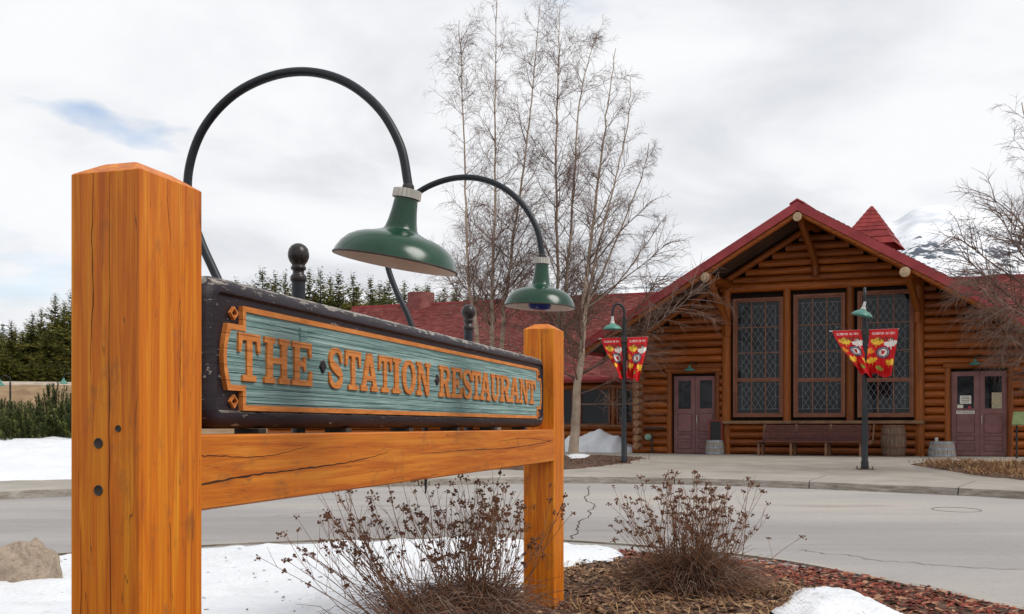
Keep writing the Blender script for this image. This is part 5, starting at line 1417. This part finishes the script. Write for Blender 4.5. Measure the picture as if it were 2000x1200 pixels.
patch('birch_bed', [(p.x, p.y) for p in bedL], lambda x, y, d: surf_z(x, y) + (.05 if d > .15 else .02 + .15 * d if d > 0 else -.05), 'mulch_soil', .25)
pts = [plz(r4.uniform(1090, 1245), r4.uniform(894, 912)) + UP * .03 for _ in range(90)]
pts = [p for p in pts if sdist(p.x, p.y, [(q.x, q.y) for q in bedL]) > .1]
blades('leaf_litter', 'brown leaf litter in the bed below the birches', pts, 16, .14, [srgb(96, 66, 50), srgb(120, 84, 62), srgb(76, 52, 42)], .3, 2.0, .01, 'litter')
pts = [Vector((x, y, island_h(x, y) + .02)) for x, y in [(r4.uniform(.3, 2.2), r4.uniform(6.8, 9.6)) for _ in range(70)]]
blades('dry_grass', 'pale dry grass blades lying around the right dry shrub', pts, 12, .22, straw, .12, 1.6, .003)

# bits of bark and leaf that have blown onto the snow
from mathutils.bvhtree import BVHTree
sv = BVHTree.FromPolygons([v.co for v in main_snow.data.vertices], [tuple(p.vertices) for p in main_snow.data.polygons])
deb = MB(); deb.c = []
for k in range(900):
    x, y = (r4.gauss(-.3, .9), r4.gauss(7.6, 1.3)) if k % 3 else (r4.uniform(-6, 1), r4.uniform(4, 11.8))
    hit = sv.ray_cast(Vector((x, y, 2)), Vector((0, 0, -1)))
    if hit[0] is None: continue
    p = hit[0] + UP * .004; a = r4.uniform(0, 6.28); L = r4.uniform(.004, .02); u = Vector((math.cos(a), math.sin(a), r4.uniform(-.1, .3))) * L; w = Vector((-math.sin(a), math.cos(a), .1)) * L * .35
    deb.quad(p - u - w, p + u - w, p + u + w, p - u + w); deb.c.append([srgb(80, 56, 44), srgb(112, 84, 64), srgb(60, 44, 38)][k % 3])
tag(deb.build('plant_debris', 'chips'), 'small brown plant bits scattered over the snow below the sign', 'debris', kind='stuff')
# manhole in the road
m_plain('ring_grey', srgb(96, 92, 88), srgb(120, 116, 110), 9, rough=.9)
mp = gp(1868, 996); m = MB(); m.lathe([(.345, .005), (.36, .005), (.362, .0)], Matrix.Translation((mp.x, mp.y, mp.z)), 40); m.v = [(x, y, z + road_z(y) - mp.z) for x, y, z in m.v]
ring_ = m.build('manhole', 'ring_grey', origin=mp); tag(ring_, 'round manhole cover in the road at the right', 'manhole')

# ---------------------------------------------------------------- dry shrubs in the island bed
def dry_shrub(lab, c, nst, h, spread, seed, bias=(0, 0), mound=0):
    r = random.Random(seed); c = Vector(c); g = thing('dry_shrub', lab, 'shrub', c); m = MB(); fl = MB(); fl.c = None
    def umbel(p, d, s):
        for _ in range(r.randrange(6, 13)):
            q = p + Vector((r.gauss(0, s), r.gauss(0, s), r.gauss(0, s * .7))); sz = r.uniform(.005, .011)
            a = Vector((r.uniform(-1, 1), r.uniform(-1, 1), r.uniform(-1, 1))).normalized() * sz; b = a.orthogonal().normalized() * sz; e = a.cross(b).normalized() * sz * .8
            fl.add([q + a, q + b, q - a, q - b, q + e, q - e], [(0, 1, 4), (1, 2, 4), (2, 3, 4), (3, 0, 4), (1, 0, 5), (2, 1, 5), (3, 2, 5), (0, 3, 5)])
            if _ % 2 == 0: m.tube([p - d * s, q], .0012, 3, False)
    for k in range(nst):
        a = r.uniform(0, 6.28); lean = abs(r.gauss(0, .5)) * spread
        d = Vector((math.cos(a) * lean + bias[0], math.sin(a) * lean * .8 + bias[1], 1)).normalized()
        L = h * r.uniform(.65, 1.08); p = c + Vector((r.gauss(0, .13), r.gauss(0, .10), 0)); pts = [p]; n = 7
        for i in range(n):
            d = (d + Vector((r.gauss(0, .11), r.gauss(0, .11), r.gauss(0, .06) + .03))).normalized(); p = p + d * L / n; pts.append(p.copy())
        r0 = r.uniform(.0028, .0050); m.tube(pts, [lerp(r0, .0013, i / n) for i in range(n + 1)], 4, False)
        umbel(pts[-1], d, .014)
        for i in range(3, n):
            for _ in range(r.choice((0, 1, 1, 2))):
                a2 = r.uniform(0, 6.28); dd = (d + Vector((math.cos(a2), math.sin(a2), .2)) * r.uniform(.4, .9)).normalized(); LL = h * r.uniform(.06, .2); q = pts[i]; s = [q]
                for u in range(3): dd = (dd + Vector((r.gauss(0, .1), r.gauss(0, .1), .08))).normalized(); q = q + dd * LL / 3; s.append(q)
                m.tube(s, [.0018, .0015, .0013, .001], 3, False)
                if r.random() < .42: umbel(s[-1], dd, .010)
    m.build('stems', 'stem_brown', g); fl.build('seed_heads', 'flower_brown', g)
    if mound:
        t_ = MB(); t_.c = []; cc = [srgb(112, 92, 80), srgb(140, 118, 104), srgb(92, 66, 54), srgb(128, 88, 66)]
        for k in range(mound):
            a = r.uniform(0, 6.28); rr = abs(r.gauss(0, .22)); p = c + Vector((math.cos(a) * rr, math.sin(a) * rr, r.uniform(.0, .28) * math.exp(-rr * 2)))
            d = Vector((math.cos(a) + r.gauss(0, .5), math.sin(a) + r.gauss(0, .5), r.uniform(-.1, .7))).normalized(); L = r.uniform(.15, .42); q = p + d * L * .5 + UP * .03; e = p + d * L + UP * (-.10 * r.random())
            e.z = max(e.z, -1.39); n0 = len(t_.f); t_.tube([p, q, e], [.0028, .0022, .0012], 3, False); k_ = cc[r.randrange(4)]; t_.c += [k_] * (len(t_.f) - n0)
        t_.build('dead_twigs', 'dry_stalk', g)
c_ = gp(1352, 1172); dry_shrub('bushy dry shrub on the red chips right of the far sign post', (c_.x, c_.y, island_h(c_.x, c_.y)), 140, .92, 2.0, 5, mound=2300)
c_ = Vector((-.28, 6.9, island_h(-.28, 6.9))); dry_shrub('dense dry shrub with brown seed heads beside the far sign post', c_, 105, 1.0, 1.35, 6, bias=(.05, 0), mound=1700)
c_ = Vector((-.62, 6.6, island_h(-.9, 6.6))); dry_shrub('sprawling dry shrub leaning left over the snow below the beam', c_, 52, 1.12, .9, 8, bias=(-.8, 0), mound=400)

# ---------------------------------------------------------------- birches
def m_birch():
    t = NT('birch_bark'); v = t.coords((1, 1, .22)); n1 = t.noise(v, 9, 5, .7)
    n2 = t.noise(t.coords((1, 1, 1)), 2.2, 4)
    col = t.ramp(n2, [(.3, srgb(140, 122, 106)), (.7, srgb(184, 166, 148))])
    col = t.mix(t.ramp(n1, [(.60, BLK), (.68, WHT)]), col, srgb(62, 52, 46)); t.bump(n1, .4, .01); t.done(col, .8, .2)
m_birch()
m_plain('birch_twig', srgb(92, 70, 60), srgb(122, 98, 86), 3, rough=.85)
def birch(lab, base, stems, seed, dens=1.0, extra=None, tw=1.0, r0=.11):
    r = random.Random(seed); g = thing('birch_tree', lab, 'tree', base); tr = MB(); br = MB()
    def limb(p, d, L, r_, lev, droop):
        n = 6 if lev == 1 else (5 if lev == 2 else 4); pts = [p.copy()]
        for i in range(n):
            f = i / n
            d = (d + Vector((r.gauss(0, .10), r.gauss(0, .10), r.gauss(0, .07) + (.07 if lev == 1 and f < .6 else -droop * (.5 + f))))).normalized()
            p = p + d * L / n; pts.append(p.copy())
        br.tube(pts, [lerp(r_, max(r_ * .25, .0018), i / n) for i in range(n + 1)], 4 if lev == 1 else 3, False)
        if lev < 3:
            cnt = int(max(5, L * (7.5 if lev == 1 else 11.0) * dens))
            for _ in range(cnt):
                f = r.uniform(.18, 1.0); i = min(int(f * n), n - 1); q = pts[i].lerp(pts[i + 1], f * n - i); a = r.uniform(0, 6.28)
                t_ = (pts[i + 1] - pts[i]).normalized(); s = (t_.orthogonal().normalized() * math.cos(a) + t_.cross(t_.orthogonal().normalized()) * math.sin(a))
                dd = (t_ * r.uniform(.5, 1.0) + s * r.uniform(.4, .9)).normalized()
                limb(q, dd, L * r.uniform(.22, .45) * (1.1 - .4 * f) + .12, max(r_ * .40, .0030), lev + 1, droop * 1.3 + .03)
    for si, (pts, rad) in enumerate(stems):
        P = catmull(pts, 8); n = len(P) - 1
        P = [p + Vector((r.gauss(0, .012), r.gauss(0, .012), 0)) for p in P]
        tr.tube(P, [lerp(rad, .008, (i / n) ** .6) for i in range(n + 1)], 9, True)
        H = (P[-1] - P[0]).length
        nb = int(H * 4.8 * dens)
        for k in range(nb):
            f = r.uniform(.20, .985); i = min(int(f * n), n - 1); q = P[i]; a = r.uniform(0, 6.28)
            el = r.uniform(.5, 1.3); d = Vector((math.cos(a), math.sin(a), el)).normalized()
            L = H * lerp(.19, .06, f) * r.uniform(.5, 1.25) * tw; limb(q, d, L, lerp(rad * .22, .006, f), 1, .035)
    for (p, d, L, rr, dr) in (extra or []): limb(Vector(p), Vector(d).normalized(), L, rr, 1, dr)
    tr.build('trunk', 'birch_bark', g, smooth=60); br.build('crown', 'birch_twig', g)
YB = 29.5
def stem(pxs, Y0, Y1, base):
    n = len(pxs); return [base] + [at(px, py, lerp(Y0, Y1, i / max(n - 1, 1))) for i, (px, py) in enumerate(pxs)]
bA = Vector((at(962, 0, 29.8).x, 29.8, -.95))
birch('tall birch clump left of the far gooseneck lamp', bA, [
    (stem([(930, 640), (916, 560), (911, 450), (905, 225), (897, 40)], 29.6, 29.0, bA + Vector((-.12, 0, 0))), .10),
    (stem([(962, 640), (961, 570), (967, 400), (967, 200), (970, -5)], 29.8, 30.2, bA), .11),
    (stem([(982, 640), (992, 550), (1020, 350), (1040, 175), (1055, 0)], 30.2, 30.8, bA + Vector((.12, .1, 0))), .10)], 1)
bD = Vector((at(1090, 0, 30.2).x, 30.2, -.95))
birch('birch with two stems just right of the far sign post', bD, [
    (stem([(1092, 700), (1090, 575), (1087, 350), (1090, 150), (1094, 15)], 30.2, 30.6, bD), .11),
    (stem([(1098, 700), (1107, 550), (1120, 375), (1132, 200), (1165, 65)], 30.2, 29.6, bD + Vector((.1, 0, 0))), .10)], 2)
bF = plz(1120, 893); Yf = bF.y
e1 = at(1140, 705, Yf)
birch('leaning birch with pale trunk between the far sign post and the lamp', bF, [
    (stem([(1128, 760), (1138, 680), (1141, 590), (1156, 450), (1182, 250), (1202, 95)], Yf, Yf - .4, bF), .17),
    (stem([(1140, 650), (1160, 520), (1195, 380), (1225, 250), (1232, 150)], Yf, Yf - 1.2, at(1136, 700, Yf)), .07),
    (stem([(1165, 560), (1215, 440), (1255, 340), (1268, 280)], Yf, Yf - .8, at(1142, 600, Yf)), .05),
    (stem([(1200, 560), (1260, 480), (1300, 420)], Yf, Yf - .6, at(1146, 600, Yf)), .04)], 3,
    extra=[(at(1135, 730, Yf), (1.0, -.25, .34), 4.3, .045, .03), (at(1137, 700, Yf), (.95, -.4, .6), 3.6, .035, .05), (at(1146, 600, Yf), (.9, -.2, .5), 3.0, .026, .03), (at(1150, 520, Yf), (.85, .1, .7), 2.6, .024, .02), (at(1160, 440, Yf), (.7, -.2, .9), 2.2, .02, .0), (at(1132, 770, Yf), (.9, -.5, .1), 2.6, .025, .0), (at(1130, 790, Yf), (.9, -.3, -.1), 2.2, .02, .0), (at(1131, 740, Yf), (-.9, -.3, .3), 3.2, .03, .02)])
bR = Vector((at(2090, 0, 21.5).x, 21.5, -.98))
birch('birch at the right edge drooping over the entrance door', bR, [
    (stem([(2085, 700), (2060, 500), (2030, 330), (1995, 200)], 21.5, 21.3, bR), .12), (stem([(2110, 600), (2120, 400), (2100, 220)], 21.5, 21.8, bR + Vector((.1, 0, 0))), .1)], 4, dens=1.15,
    extra=[(at(2080, 690, 21.5), (-.9, -.1, .62), 2.6, .035, .05), (at(2078, 640, 21.5), (-.95, .1, .5), 2.6, .03, .06), (at(2070, 570, 21.5), (-.9, 0, .75), 2.2, .03, .03), (at(2085, 730, 21.5), (-.95, .1, .45), 2.0, .03, .08), (at(2075, 620, 21.4), (-.8, -.2, 1.1), 2.6, .03, .01), (at(2082, 760, 21.4), (-.9, .2, .35), 1.6, .03, .06), (at(2070, 540, 21.4), (-.75, .1, 1.0), 2.4, .03, .0), (at(2078, 660, 21.2), (-1, -.2, .5), 2.9, .03, .09), (at(2078, 700, 21.6), (-1, .2, .4), 2.7, .03, .08), (at(2074, 600, 21.3), (-1, .0, .45), 2.7, .03, .09), (at(2080, 745, 21.6), (-1, -.2, .3), 2.1, .03, .08)])

# ---------------------------------------------------------------- lift everything so that the road is at z = 0
for o in list(scene.objects):
    if o.parent is None and o.type not in ('CAMERA', 'LIGHT'): o.location.z += CAMH
